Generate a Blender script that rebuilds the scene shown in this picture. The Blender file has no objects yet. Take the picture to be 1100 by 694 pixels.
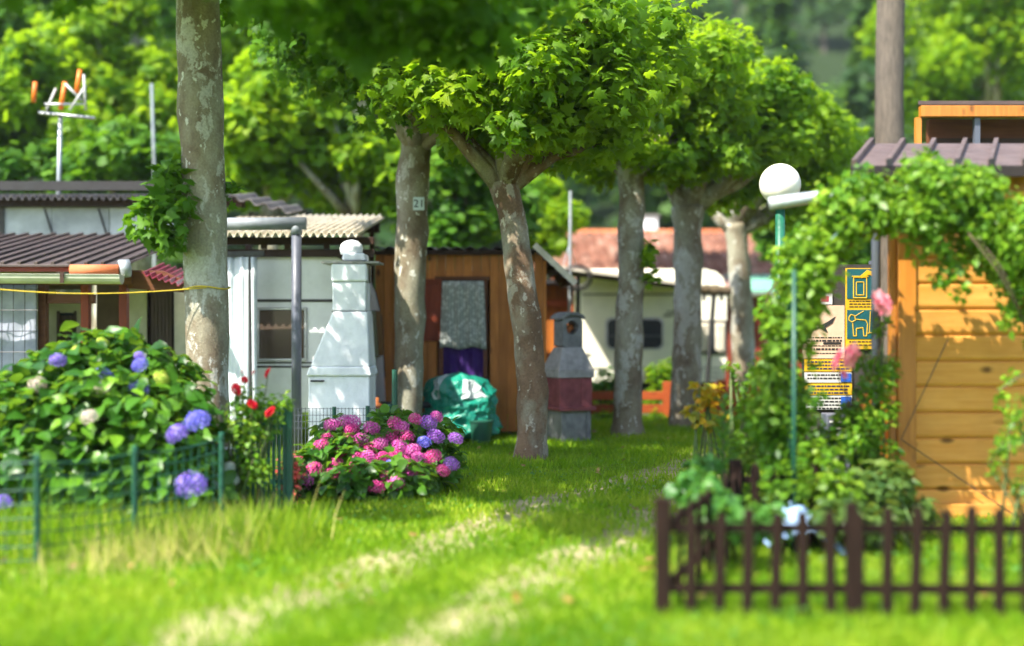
import bpy, math, random
import numpy as np
from mathutils import Vector, Matrix, noise
random.seed(7); RNG = np.random.default_rng(11)
S = bpy.context.scene
COL = S.collection
R = math.radians
F, H, CX, CY = 1400.0, 1.35, 550.0, 347.0
def WX(px, Y): return (px-CX)/F*Y
def WZ(py, Y): return H-(py-CY)/F*Y
def P(px, py, Y): return Vector((WX(px, Y), Y, WZ(py, Y)))
def GY(py): return H*F/(py-CY)

# ------------------------------------------------------------------ materials
def newmat(name):
    m = bpy.data.materials.new(name); m.use_nodes = True
    nt = m.node_tree
    for n in list(nt.nodes): nt.nodes.remove(n)
    return m, nt, nt.nodes.new('ShaderNodeOutputMaterial')
def N(nt, typ, **kw):
    n = nt.nodes.new(typ)
    for k, v in kw.items():
        if k in n.inputs: n.inputs[k].default_value = v
        else: setattr(n, k, v)
    return n
def c4(c): return (c[0], c[1], c[2], 1.0)
def mixc(nt, fac, a, b, typ='MIX'):
    n = nt.nodes.new('ShaderNodeMix'); n.data_type = 'RGBA'; n.blend_type = typ
    L = nt.links
    for inp, val in ((n.inputs[0], fac), (n.inputs[6], a), (n.inputs[7], b)):
        if isinstance(val, bpy.types.NodeSocket): L.new(val, inp)
        elif isinstance(val, (int, float)): inp.default_value = val
        else: inp.default_value = c4(val)
    return n.outputs[2]
def ramp(nt, src, stops, interp='LINEAR'):
    n = nt.nodes.new('ShaderNodeValToRGB'); n.color_ramp.interpolation = interp
    e = n.color_ramp.elements
    while len(e) > 1: e.remove(e[-1])
    e[0].position = stops[0][0]; e[0].color = c4(stops[0][1])
    for p, c in stops[1:]:
        k = e.new(p); k.color = c4(c)
    nt.links.new(src, n.inputs[0]); return n.outputs[0]
def coords(nt, scale=(1, 1, 1)):
    tc = nt.nodes.new('ShaderNodeTexCoord'); mp = nt.nodes.new('ShaderNodeMapping')
    mp.inputs['Scale'].default_value = scale
    nt.links.new(tc.outputs['Object'], mp.inputs[0]); return mp.outputs[0]
def nz(nt, vec, scale, detail=4, rough=.6, out=0):
    n = N(nt, 'ShaderNodeTexNoise', Scale=scale, Detail=detail, Roughness=rough)
    nt.links.new(vec, n.inputs['Vector']); return n.outputs[out]
def G(v): return (v, v, v)

def surf(name, c1, c2=None, rough=.6, spec=.3, scale=6, stretch=(1, 1, 1), bump=.15, bscale=None, metal=0, dirt=.25, tone=.25, coat=0, lo=.35, hi=.65):
    """weathered surface: two colours mixed by noise, stains, per-piece tone"""
    m, nt, out = newmat(name); L = nt.links
    if c2 is None: c2 = tuple(x*.78 for x in c1)
    v = coords(nt, stretch)
    f = ramp(nt, nz(nt, v, scale, 6), [(lo, G(0)), (hi, G(1))])
    c = mixc(nt, f, c1, c2)
    v2 = coords(nt)
    d = ramp(nt, nz(nt, v2, 2.3, 8, .7), [(.42, G(1)), (.75, G(1-dirt))])
    c = mixc(nt, 1.0, c, d, 'MULTIPLY')
    at = N(nt, 'ShaderNodeAttribute', attribute_name='rnd')
    tn = ramp(nt, at.outputs['Fac'], [(0, G(1-tone)), (1, G(1))])
    c = mixc(nt, 1.0, c, tn, 'MULTIPLY')
    p = N(nt, 'ShaderNodeBsdfPrincipled', Metallic=metal)
    p.inputs['Specular IOR Level'].default_value = spec
    p.inputs['Coat Weight'].default_value = coat
    rr = ramp(nt, nz(nt, v2, 9, 3), [(.3, G(max(.05, rough-.1))), (.7, G(min(1, rough+.12)))])
    L.new(rr, p.inputs['Roughness']); L.new(c, p.inputs['Base Color'])
    if bump:
        b = N(nt, 'ShaderNodeBump', Strength=bump, Distance=.02)
        L.new(nz(nt, v, bscale or scale*4, 5), b.inputs['Height']); L.new(b.outputs[0], p.inputs['Normal'])
    L.new(p.outputs[0], out.inputs[0]); return m

def wood(name, light, dark, axis='x', knots=True, rough=.6, gloss=.25, tone=.3):
    m, nt, out = newmat(name); L = nt.links
    st = {'x': (1.2, 14, 14), 'z': (14, 14, 1.2), 'y': (14, 1.2, 14)}[axis]
    v = coords(nt, st); v0 = coords(nt)
    n1 = nz(nt, v, 2.2, 6, .6)
    c = mixc(nt, ramp(nt, n1, [(.3, G(0)), (.7, G(1))]), light, dark)
    if knots:
        vk = coords(nt, {'x': (1.6, 3.2, 3.2), 'z': (3.2, 3.2, 1.6), 'y': (3, 1.6, 3)}[axis])
        vo = N(nt, 'ShaderNodeTexVoronoi', Scale=1.6); L.new(vk, vo.inputs['Vector'])
        k = ramp(nt, vo.outputs['Distance'], [(.07, G(1)), (.17, G(0))])
        kd = mixc(nt, 1.0, k, ramp(nt, nz(nt, v0, 3, 2), [(.38, G(0)), (.5, G(1))]), 'MULTIPLY')
        c = mixc(nt, kd, c, tuple(x*.28 for x in dark))
    at = N(nt, 'ShaderNodeAttribute', attribute_name='rnd')
    c = mixc(nt, 1.0, c, ramp(nt, at.outputs['Fac'], [(0, G(1-tone)), (1, G(1))]), 'MULTIPLY')
    c = mixc(nt, 1.0, c, ramp(nt, nz(nt, v0, 1.7, 6, .7), [(.4, G(1)), (.8, G(.75))]), 'MULTIPLY')
    p = N(nt, 'ShaderNodeBsdfPrincipled', Roughness=rough)
    p.inputs['Specular IOR Level'].default_value = gloss
    b = N(nt, 'ShaderNodeBump', Strength=.2, Distance=.01); L.new(n1, b.inputs['Height'])
    L.new(b.outputs[0], p.inputs['Normal']); L.new(c, p.inputs['Base Color']); L.new(p.outputs[0], out.inputs[0])
    return m

def leafmat(name, cols, trans=(.3, .55, .03), tfac=.45, rough=.42, spec=.35):
    m, nt, out = newmat(name); L = nt.links
    at = N(nt, 'ShaderNodeAttribute', attribute_name='rnd')
    n = len(cols)
    c = ramp(nt, at.outputs['Fac'], [(i/(n-1), cols[i]) for i in range(n)])
    v = coords(nt)
    c = mixc(nt, ramp(nt, nz(nt, v, 1.1, 3), [(.45, G(0)), (.7, G(.28))]), c, cols[-1])
    p = N(nt, 'ShaderNodeBsdfPrincipled', Roughness=rough)
    p.inputs['Specular IOR Level'].default_value = spec
    L.new(c, p.inputs['Base Color'])
    t = N(nt, 'ShaderNodeBsdfTranslucent')
    tc = mixc(nt, .55, c, trans)
    L.new(tc, t.inputs['Color'])
    mx = N(nt, 'ShaderNodeMixShader'); mx.inputs[0].default_value = tfac
    L.new(p.outputs[0], mx.inputs[1]); L.new(t.outputs[0], mx.inputs[2]); L.new(mx.outputs[0], out.inputs[0])
    return m

def petalmat(name, cols, tfac=.3):
    return leafmat(name, cols, trans=cols[-1], tfac=tfac, rough=.6, spec=.15)

def barkmat(name, base=(.25, .22, .15), dark=(.15, .115, .075), pale=(.52, .52, .45)):
    m, nt, out = newmat(name); L = nt.links
    v = coords(nt, (1, 1, .55)); v0 = coords(nt)
    w = N(nt, 'ShaderNodeVectorMath', operation='ADD')
    L.new(v, w.inputs[0])
    sc = N(nt, 'ShaderNodeVectorMath', operation='SCALE'); sc.inputs['Scale'].default_value = .12
    L.new(nz(nt, v0, 7, 3, .6, 1), sc.inputs[0]); L.new(sc.outputs[0], w.inputs[1])
    c = mixc(nt, ramp(nt, nz(nt, w.outputs[0], 4.5, 5), [(.38, G(0)), (.62, G(1))]), base, dark)
    c = mixc(nt, ramp(nt, nz(nt, w.outputs[0], 2.6, 4), [(.45, G(0)), (.62, G(.7))]), c, (.33, .33, .25))
    # flaked pale plates
    n2 = nz(nt, w.outputs[0], 17.0, 2, .5)
    fl = ramp(nt, n2, [(.65, G(0)), (.665, G(1))])
    c = mixc(nt, fl, c, pale)
    n3 = nz(nt, w.outputs[0], 3.2, 8, .68)
    fl2 = ramp(nt, n3, [(.545, G(0)), (.565, G(.75))])
    c = mixc(nt, fl2, c, tuple(x*.85 for x in pale))
    fine = nz(nt, v0, 60, 5)
    c = mixc(nt, 1.0, c, ramp(nt, fine, [(.3, G(.7)), (.7, G(1.1))]), 'MULTIPLY')
    p = N(nt, 'ShaderNodeBsdfPrincipled', Roughness=.85)
    p.inputs['Specular IOR Level'].default_value = .15
    L.new(c, p.inputs['Base Color'])
    hh = mixc(nt, .5, n2, fine)
    b = N(nt, 'ShaderNodeBump', Strength=.6, Distance=.02); L.new(hh, b.inputs['Height'])
    L.new(b.outputs[0], p.inputs['Normal']); L.new(p.outputs[0], out.inputs[0])
    return m

M = {}
M['bark'] = barkmat('plane_bark')
M['bark_brown'] = barkmat('brown_bark', (.2, .13, .08), (.12, .075, .045), (.42, .38, .3))
M['bark_plain'] = surf('plain_bark', (.16, .13, .1), (.09, .075, .06), rough=.9, scale=5, stretch=(6, 6, 1), bump=.6)
M['plane_leaf'] = leafmat('plane_leaf', [(.014, .05, .005), (.028, .095, .006), (.06, .16, .008), (.13, .24, .010)], (.24, .5, .02), .36, .55, .18)
M['plane_leaf_lush'] = leafmat('plane_leaf_lush', [(.03, .09, .006), (.07, .17, .008), (.14, .26, .008), (.26, .34, .010)], (.50, .76, .015), .54, .5, .2)
M['far_leaf'] = leafmat('far_leaf', [(.018, .055, .012), (.035, .09, .02), (.06, .13, .02)], (.2, .4, .05), .4, .6)
M['hedge_leaf'] = leafmat('hydrangea_leaf', [(.012, .055, .006), (.022, .09, .008), (.05, .16, .010), (.17, .33, .02)], (.35, .62, .03), .32, .38, .32)
M['vine_leaf'] = leafmat('vine_leaf', [(.02, .08, .006), (.055, .16, .010), (.13, .28, .015), (.32, .42, .04)], (.42, .68, .03), .42, .4, .3)
M['rose_leaf'] = leafmat('rose_leaf', [(.03, .08, .015), (.07, .14, .03), (.14, .2, .03)], (.4, .5, .05), .4)
M['lily_leaf'] = leafmat('lily_leaf', [(.03, .12, .02), (.06, .18, .03), (.1, .24, .03)], (.3, .6, .05), .4)
M['yellow_leaf'] = leafmat('yellowing_leaf', [(.12, .2, .01), (.4, .3, .01), (.6, .22, .01)], (.8, .45, .02), .4)
M['dead_leaf'] = leafmat('dead_leaf', [(.14, .08, .03), (.28, .2, .05), (.36, .22, .05)], (.4, .25, .05), .3)
M['grass'] = leafmat('grass_blade', [(.03, .10, .005), (.09, .21, .006), (.20, .33, .008), (.42, .45, .05)], (.45, .75, .02), .45, .5, .25)
M['dry_grass'] = leafmat('dry_grass', [(.2, .27, .03), (.42, .42, .09), (.62, .55, .2)], (.6, .5, .2), .4, .6, .2)
M['twig'] = surf('twig', (.12, .09, .05), (.07, .05, .03), rough=.9)
M['green_stem'] = surf('green_stem', (.07, .14, .03), (.1, .1, .04), rough=.6)
M['fl_blue'] = petalmat('petal_blue', [(.10, .10, .55), (.16, .16, .70), (.32, .28, .78)])
M['fl_violet'] = petalmat('petal_violet', [(.22, .05, .38), (.36, .11, .54), (.5, .26, .66)])
M['fl_pink'] = petalmat('petal_pink', [(.50, .02, .17), (.68, .05, .27), (.80, .16, .40)])
M['fl_mauve'] = petalmat('petal_mauve', [(.46, .03, .26), (.62, .08, .38), (.76, .22, .50)])
M['fl_iris'] = petalmat('petal_iris', [(.13, .07, .5), (.24, .14, .66), (.4, .3, .78)])
M['fl_pale'] = petalmat('petal_pale', [(.42, .5, .2), (.6, .45, .42), (.72, .55, .6)])
M['fl_lime'] = petalmat('petal_lime', [(.3, .5, .05), (.5, .62, .08), (.66, .66, .16)])
M['fl_white'] = petalmat('petal_white', [(.55, .6, .6), (.75, .78, .78), (.85, .85, .85)])
M['rose_red'] = petalmat('rose_red', [(.45, .005, .02), (.65, .01, .03), (.75, .04, .06)])
M['rose_pink'] = petalmat('rose_pink', [(.75, .12, .22), (.85, .22, .32), (.88, .45, .5)])
M['salmon'] = petalmat('salmon_petal', [(.6, .07, .06), (.7, .12, .1), (.75, .2, .15)])

M['shed_wood'] = wood('shed_pine', (.70, .34, .075), (.58, .235, .035), 'x', gloss=.25, rough=.55, tone=.25)
M['shed_post'] = wood('shed_post', (.6, .235, .035), (.44, .15, .018), 'z', gloss=.4, rough=.42)
M['cabin_wood'] = wood('cabin_boards', (.62, .235, .05), (.42, .145, .028), 'z', tone=.35)
M['cabin_orange'] = wood('orange_boards', (.50, .16, .02), (.34, .09, .012), 'z')
M['shutter_wood'] = wood('shutter_wood', (.26, .05, .02), (.16, .03, .012), 'z')
M['fence_orange'] = wood('fence_orange', (.42, .09, .02), (.28, .05, .012), 'x')
M['redboard'] = wood('red_boards', (.28, .05, .025), (.17, .03, .016), 'x', knots=False)
M['dark_wood'] = wood('dark_wood', (.026, .014, .010), (.013, .008, .006), 'z', knots=False, tone=.5, rough=.85, gloss=.08)
M['dark_beam'] = wood('dark_beam', (.06, .03, .018), (.03, .014, .01), 'x', knots=False)
M['brown_beam'] = wood('brown_beam', (.20, .075, .03), (.12, .04, .018), 'x', knots=False)
M['door_brown'] = wood('door_brown', (.13, .09, .075), (.07, .05, .04), 'z', knots=False)
M['roof_brown'] = surf('brown_roof_sheet', (.10, .07, .06), (.055, .038, .034), rough=.5, scale=3, bump=.1, spec=.4, tone=.35)
M['roof_dark'] = surf('dark_roof', (.03, .027, .028), (.03, .03, .03), rough=.6, scale=3)
M['roof_grey'] = surf('shed_roof_metal', (.125, .088, .078), (.09, .06, .054), rough=.45, scale=4, bump=.05, spec=.5, tone=.1)
M['roof_trim'] = surf('dark_fascia', (.022, .015, .013), (.014, .01, .009), rough=.5)
M['fibre'] = surf('fibre_cement', (.72, .66, .54), (.55, .50, .40), rough=.85, scale=5, bump=.3, dirt=.3)
M['fibre_dark'] = surf('old_fibre', (.13, .12, .115), (.06, .055, .055), rough=.85, scale=5, bump=.3)
M['caravan'] = surf('caravan_white', (.78, .79, .79), (.72, .73, .73), rough=.35, spec=.5, scale=1.5, bump=.02, dirt=.2, tone=.05)
M['caravan_cream'] = surf('caravan_cream', (.88, .84, .70), (.80, .78, .64), rough=.35, spec=.5, scale=1.5, bump=.02, dirt=.2, tone=.05)
M['white_paint'] = surf('white_masonry', (.84, .86, .88), (.76, .79, .82), rough=.75, scale=5, bump=.35, bscale=16, dirt=.3, tone=.08)
M['white_panel'] = surf('white_panel', (.62, .66, .66), (.5, .54, .54), rough=.6, scale=2, dirt=.35)
M['cream_wall'] = surf('cream_wall', (.66, .64, .52), (.55, .53, .42), rough=.8, scale=3, dirt=.3, tone=.08)
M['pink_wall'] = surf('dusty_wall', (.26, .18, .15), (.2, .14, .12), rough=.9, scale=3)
M['gutter'] = surf('cream_gutter', (.62, .62, .5), (.5, .5, .4), rough=.4, spec=.5, scale=3, dirt=.3)
M['terracotta'] = surf('terracotta', (.62, .2, .08), (.5, .14, .05), rough=.8, scale=6)
M['grey_metal'] = surf('grey_pipe', (.10, .11, .14), (.075, .085, .11), rough=.45, spec=.5, scale=3, dirt=.2)
M['zinc'] = surf('zinc', (.52, .56, .58), (.36, .4, .42), rough=.4, spec=.6, scale=6, metal=.4, dirt=.4)
M['pipe_mid'] = surf('mid_grey_pipe', (.22, .24, .26), (.15, .17, .19), rough=.5, scale=4, dirt=.4)
M['black_metal'] = surf('black_metal', (.03, .03, .03), (.02, .02, .02), rough=.5, spec=.5)
M['green_paint'] = surf('green_paint', (.015, .13, .075), (.01, .09, .05), rough=.4, spec=.5, scale=8)
M['green_plastic'] = surf('green_plastic', (.012, .10, .06), (.008, .07, .04), rough=.45, spec=.5, scale=8)
M['concrete'] = surf('grey_concrete', (.25, .255, .25), (.17, .175, .175), rough=.9, scale=9, bump=.4, bscale=60)
M['concrete_lt'] = surf('pale_concrete', (.36, .35, .33), (.26, .25, .24), rough=.9, scale=9, bump=.4, bscale=60)
M['maroon'] = surf('maroon_block', (.27, .075, .08), (.2, .055, .06), rough=.8, scale=9, bump=.3)
M['plum'] = surf('plum_panel', (.13, .04, .06), rough=.4)
M['rust'] = surf('rust', (.42, .13, .03), (.2, .06, .02), rough=.8, scale=20)
M['alu'] = surf('aluminium', (.6, .6, .6), (.5, .5, .5), rough=.35, metal=.8, scale=5)
M['rubber'] = surf('rubber', (.02, .02, .02), rough=.7)
M['trim_dark'] = surf('dark_trim', (.06, .055, .05), rough=.5)
M['yellow_rope'] = surf('yellow_rope', (.7, .5, .03), (.5, .36, .03), rough=.6, scale=30)
M['orange'] = surf('orange_plastic', (.8, .2, .02), (.7, .15, .02), rough=.4)
M['pale_blue'] = surf('pale_blue_sheet', (.25, .38, .58), (.18, .28, .46), rough=.4, spec=.5, scale=5, bump=.3)
M['navy'] = surf('navy', (.015, .025, .09), rough=.6)
M['pink_sheet'] = surf('faded_pink_sheet', (.46, .24, .19), (.34, .18, .14), rough=.7, scale=3)
M['green_sheet'] = surf('faded_green_sheet', (.18, .42, .3), (.14, .34, .24), rough=.6, scale=3)
M['maroon_sheet'] = surf('maroon_sheet', (.22, .02, .05), (.16, .015, .035), rough=.4, spec=.5)
M['purple'] = surf('purple_cloth', (.065, .022, .19), (.045, .015, .13), rough=.85, scale=8)
M['sign_teal'] = surf('sign_teal', (.01, .085, .095), (.008, .07, .08), rough=.35, spec=.5, tone=.02, dirt=.1)
M['sign_yellow'] = surf('sign_yellow', (.55, .34, .015), (.48, .29, .015), rough=.4, tone=.02, dirt=.1)
M['sign_beige'] = surf('sign_beige', (.56, .4, .28), (.5, .35, .24), rough=.5, tone=.02, dirt=.1)
M['sign_white'] = surf('sign_white', (.5, .5, .47), rough=.5, tone=.02, dirt=.1)
M['sign_blue'] = surf('sign_blue', (.02, .09, .4), rough=.4, tone=.02, dirt=.1)
M['ink'] = surf('ink', (.03, .03, .03), rough=.5)
M['ink_red'] = surf('ink_red', (.45, .06, .1), rough=.5)
M['plate'] = surf('number_plate', (.6, .75, .74), rough=.4)

def tilemat():
    m, nt, out = newmat('clay_tiles'); L = nt.links
    at = N(nt, 'ShaderNodeAttribute', attribute_name='rnd')
    c = ramp(nt, at.outputs['Fac'], [(0, (.12, .05, .032)), (.4, (.21, .085, .05)), (.75, (.28, .13, .085)), (1, (.36, .22, .16))])
    v = coords(nt)
    c = mixc(nt, ramp(nt, nz(nt, v, 2, 6), [(.5, G(0)), (.75, G(.6))]), c, (.2, .15, .11))
    p = N(nt, 'ShaderNodeBsdfPrincipled', Roughness=.85); L.new(c, p.inputs['Base Color']); L.new(p.outputs[0], out.inputs[0])
    return m
M['tiles'] = tilemat()
def glassmat(name, col, rough=.08):
    m, nt, out = newmat(name)
    p = N(nt, 'ShaderNodeBsdfPrincipled', Roughness=rough); p.inputs['Base Color'].default_value = c4(col)
    p.inputs['Specular IOR Level'].default_value = .35
    nt.links.new(p.outputs[0], out.inputs[0]); return m
M['glass_dark'] = glassmat('dark_window', (.022, .028, .04), .2)
M['glass_brown'] = glassmat('brown_window', (.085, .06, .045), .15)
M['glass_olive'] = glassmat('olive_window', (.12, .12, .07), .2)
def globemat():
    m, nt, out = newmat('opal_globe'); L = nt.links
    v = coords(nt)
    c = mixc(nt, ramp(nt, nz(nt, v, 3, 4), [(.4, G(0)), (.8, G(1))]), (.85, .83, .72), (.7, .66, .5))
    p = N(nt, 'ShaderNodeBsdfPrincipled', Roughness=.25); L.new(c, p.inputs['Base Color'])
    p.inputs['Subsurface Weight'].default_value = .3; p.inputs['Subsurface Radius'].default_value = (.1, .1, .08)
    L.new(p.outputs[0], out.inputs[0]); return m
M['globe'] = globemat()
def clothmat(name, c1, c2, tf=.35, pat=None):
    m, nt, out = newmat(name); L = nt.links
    v = coords(nt)
    c = mixc(nt, ramp(nt, nz(nt, v, 5, 4), [(.35, G(0)), (.7, G(1))]), c1, c2)
    if pat == 'lace':
        vv = coords(nt, (1, .001, 1))
        vo = N(nt, 'ShaderNodeTexVoronoi', Scale=24); L.new(vv, vo.inputs['Vector'])
        w = N(nt, 'ShaderNodeTexWave', Scale=9, Distortion=3); w.bands_direction = 'X'; L.new(vv, w.inputs['Vector'])
        c = mixc(nt, ramp(nt, vo.outputs['Distance'], [(.3, G(0)), (.55, G(.6))]), c, (.2, .23, .2))
        c = mixc(nt, ramp(nt, w.outputs['Fac'], [(.3, G(.45)), (.7, G(0))]), c, (.16, .18, .16))
    p = N(nt, 'ShaderNodeBsdfPrincipled', Roughness=.7); L.new(c, p.inputs['Base Color'])
    t = N(nt, 'ShaderNodeBsdfTranslucent'); L.new(c, t.inputs['Color'])
    mx = N(nt, 'ShaderNodeMixShader'); mx.inputs[0].default_value = tf
    L.new(p.outputs[0], mx.inputs[1]); L.new(t.outputs[0], mx.inputs[2]); L.new(mx.outputs[0], out.inputs[0]); return m
M['lace'] = clothmat('lace', (.72, .76, .72), (.62, .66, .62), .3, 'lace')
M['sheet_white'] = clothmat('white_tarpaulin', (.74, .79, .82), (.62, .68, .72), .3)
M['plastic_grey'] = clothmat('grey_plastic', (.38, .4, .48), (.24, .26, .34), .2)
M['tarp'] = surf('green_tarp', (.008, .24, .155), (.006, .17, .115), rough=.35, spec=.5, scale=4, bump=.35, bscale=22, tone=.0, dirt=.3)
M['tarp_clear'] = surf('cloudy_plastic', (.52, .56, .55), (.3, .38, .36), rough=.3, spec=.6, scale=14, bump=.4, tone=0)

# ------------------------------------------------------------------ mesh builder
class MB:
    def __init__(s): s.v = []; s.f = []; s.mi = []; s.r = []
    def add(s, vs, fs, mi=0, rnd=None):
        b = len(s.v); s.v += [tuple(v) for v in vs]
        r = random.random() if rnd is None else rnd
        for f in fs: s.f.append(tuple(b+i for i in f)); s.mi.append(mi); s.r.append(r)
        return s
    def bx(s, x0, x1, y0, y1, z0, z1, mi=0, skew=0, rnd=None):
        k = skew
        vs = [(x0+k*(0), y0, z0), (x1, y0, z0), (x1+k*(y1-y0), y1, z0), (x0+k*(y1-y0), y1, z0),
              (x0, y0, z1), (x1, y0, z1), (x1+k*(y1-y0), y1, z1), (x0+k*(y1-y0), y1, z1)]
        return s.add(vs, [(0, 3, 2, 1), (4, 5, 6, 7), (0, 1, 5, 4), (1, 2, 6, 5), (2, 3, 7, 6), (3, 0, 4, 7)], mi, rnd)
    def hexa(s, vs, mi=0, rnd=None):
        return s.add(vs, [(0, 3, 2, 1), (4, 5, 6, 7), (0, 1, 5, 4), (1, 2, 6, 5), (2, 3, 7, 6), (3, 0, 4, 7)], mi, rnd)
    def bar(s, a, b, w, h=None, mi=0, up=(0, 0, 1)):
        a, b = Vector(a), Vector(b); h = h or w
        d = (b-a).normalized(); u = Vector(up)
        if abs(d.dot(u)) > .95: u = Vector((0, 1, 0))
        x = d.cross(u).normalized()*w/2; y = x.cross(d).normalized()*h/2
        return s.hexa([a-x-y, b-x-y, b+x-y, a+x-y, a-x+y, b-x+y, b+x+y, a+x+y], mi)
    def tube(s, pts, rad, n=8, mi=0, cap=True, wob=0):
        pts = [Vector(p) for p in pts]
        if not hasattr(rad, '__len__'): rad = [rad]*len(pts)
        vs = []; fs = []; prev = None
        for i, p in enumerate(pts):
            d = (pts[min(i+1, len(pts)-1)]-pts[max(i-1, 0)]).normalized()
            if prev is None: u = d.orthogonal().normalized()
            else: u = (prev-d*prev.dot(d)).normalized()
            prev = u; w = d.cross(u)
            for k in range(n):
                a = 2*math.pi*k/n; r = rad[i]
                q = u*math.cos(a)+w*math.sin(a)
                if wob: r *= 1+wob*noise.noise((p+q*rad[i])*3.0)+wob*.5*noise.noise((p+q*rad[i])*9.0)
                vs.append(p+q*r)
        for i in range(len(pts)-1):
            for k in range(n):
                k2 = (k+1) % n
                fs.append((i*n+k, i*n+k2, (i+1)*n+k2, (i+1)*n+k))
        if cap: fs.append(tuple(reversed(range(n)))); fs.append(tuple((len(pts)-1)*n+k for k in range(n)))
        return s.add(vs, fs, mi)
    def lathe(s, c, prof, n=24, mi=0):
        c = Vector(c); vs = []; fs = []
        for r, z in prof:
            for k in range(n):
                a = 2*math.pi*k/n; vs.append((c.x+r*math.cos(a), c.y+r*math.sin(a), c.z+z))
        m = len(prof)
        for i in range(m-1):
            for k in range(n): fs.append((i*n+k, i*n+(k+1) % n, (i+1)*n+(k+1) % n, (i+1)*n+k))
        fs.append(tuple(reversed(range(n)))); fs.append(tuple((m-1)*n+k for k in range(n)))
        return s.add(vs, fs, mi)
    def prism(s, poly, y0, y1, mi=0):
        """poly in x,z extruded along y"""
        n = len(poly); vs = [(x, y0, z) for x, z in poly]+[(x, y1, z) for x, z in poly]
        fs = [tuple(range(n)), tuple(reversed(range(n, 2*n)))]
        for i in range(n): j = (i+1) % n; fs.append((i, n+i, n+j, j))
        return s.add(vs, fs, mi)
    def corr(s, p, u, v, waves, amp, th=.012, mi=0, per=6, steps=1):
        p, u, v = Vector(p), Vector(u), Vector(v); nrm = u.cross(v).normalized()
        if nrm.z < 0: nrm = -nrm
        nu = waves*per; vs = []; fs = []
        for lay in (0, 1):
            for j in range(steps+1):
                for i in range(nu+1):
                    o = amp*math.sin(2*math.pi*i/per)-(th if lay else 0)
                    vs.append(p+u*(i/nu)+v*(j/steps)+nrm*o)
        w = nu+1; off = w*(steps+1)
        for j in range(steps):
            for i in range(nu):
                a = j*w+i
                fs.append((a, a+1, a+w+1, a+w)); fs.append((off+a, off+a+w, off+a+w+1, off+a+1))
        for i in range(nu):
            fs.append((i, off+i, off+i+1, i+1)); a = steps*w+i; fs.append((a, a+1, off+a+1, off+a))
        for j in range(steps):
            a = j*w; fs.append((a, a+w, off+a+w, off+a)); a = j*w+nu; fs.append((a, off+a, off+a+w, a+w))
        return s.add(vs, fs, mi)
    def build(s, name, mats, parent=None, smooth=False, bevel=0):
        me = bpy.data.meshes.new(name)
        vs = np.array(s.v, dtype=np.float64)
        o = (vs.min(0)+vs.max(0))/2; o[2] = vs[:, 2].min()
        me.from_pydata((vs-o).tolist(), [], s.f)
        if not isinstance(mats, (list, tuple)): mats = [mats]
        for m in mats: me.materials.append(M[m] if isinstance(m, str) else m)
        me.polygons.foreach_set('material_index', s.mi)
        at = me.attributes.new('rnd', 'FLOAT', 'FACE'); at.data.foreach_set('value', s.r)
        if smooth: me.polygons.foreach_set('use_smooth', [True]*len(me.polygons))
        me.update()
        ob = link(name, me, parent, Vector(o))
        if bevel:
            b = ob.modifiers.new('bevel', 'BEVEL'); b.width = bevel; b.segments = 2; b.limit_method = 'ANGLE'
        if smooth == 'auto': pass
        return ob
WORLDLOC = {}
def link(name, data, parent, loc):
    ob = bpy.data.objects.new(name, data); COL.objects.link(ob)
    WORLDLOC[ob.name] = Vector(loc)
    if parent is not None:
        ob.parent = parent; ob.location = Vector(loc)-WORLDLOC[parent.name]
    else: ob.location = loc
    return ob
def tag(o, label=None, cat=None, group=None, kind=None):
    if label: o['label'] = label
    if cat: o['category'] = cat
    if group: o['group'] = group
    if kind: o['kind'] = kind
    return o
def thing(name, label, cat, loc, group=None):
    o = link(name, None, None, Vector(loc)); o.empty_display_size = .2
    return tag(o, label, cat, group)
def share(name, src, parent, loc, rot=(0, 0, 0), sc=(1, 1, 1)):
    """another object using an existing mesh"""
    o = link(name, src, parent, loc); o.rotation_euler = rot; o.scale = sc if hasattr(sc, '__len__') else (sc, sc, sc)
    return o
def text(name, s, size, loc, mat, parent, rot=(R(90), 0, 0), ex=.001):
    cu = bpy.data.curves.new(name, 'FONT'); cu.body = s; cu.size = size; cu.extrude = ex
    cu.align_x = 'CENTER'; cu.align_y = 'CENTER'; o = bpy.data.objects.new(name, cu); COL.objects.link(o); bpy.context.view_layer.update()
    me = bpy.data.meshes.new_from_object(o.evaluated_get(bpy.context.evaluated_depsgraph_get())); bpy.data.objects.remove(o)
    me.materials.clear(); me.materials.append(M[mat]); me.transform(Matrix.Rotation(rot[0], 4, 'X'))
    return link(name, me, parent, loc)

# ------------------------------------------------------------------ leaves
def tmpl_plane():
    h = [(0, 0), (.20, -.06), (.50, .16), (.30, .30), (.50, .62), (.20, .56), (0, 1.0)]
    pts = h+[(-x, y) for x, y in h[1:-1]][::-1]
    v = [(0, .34, .05)]+[(x, y, -.22*abs(x)-.16*y*y) for x, y in pts]
    n = len(pts); return np.array(v), np.array([(0, 1+i, 1+(i+1) % n) for i in range(n)])
def tmpl_star():
    h = [(0, 0), (.5, .15), (.28, .38), (.42, .7), (0, 1.0)]
    pts = h+[(-x, y) for x, y in h[1:-1]][::-1]
    v = [(0, .36, .06)]+[(x, y, -.2*abs(x)-.12*y*y) for x, y in pts]
    n = len(pts); return np.array(v), np.array([(0, 1+i, 1+(i+1) % n) for i in range(n)])
def tmpl_ovate():
    v = [(0, 0, 0), (0, .5, .02), (0, 1, -.2)]
    for sgn in (1, -1): v += [(sgn*.26, .16, .06), (sgn*.36, .48, .09), (sgn*.2, .82, -.04)]
    return np.array(v, float), np.array([(0, 3, 1), (3, 4, 1), (4, 5, 1), (5, 2, 1), (0, 1, 6), (6, 1, 7), (7, 1, 8), (8, 1, 2)])
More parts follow.
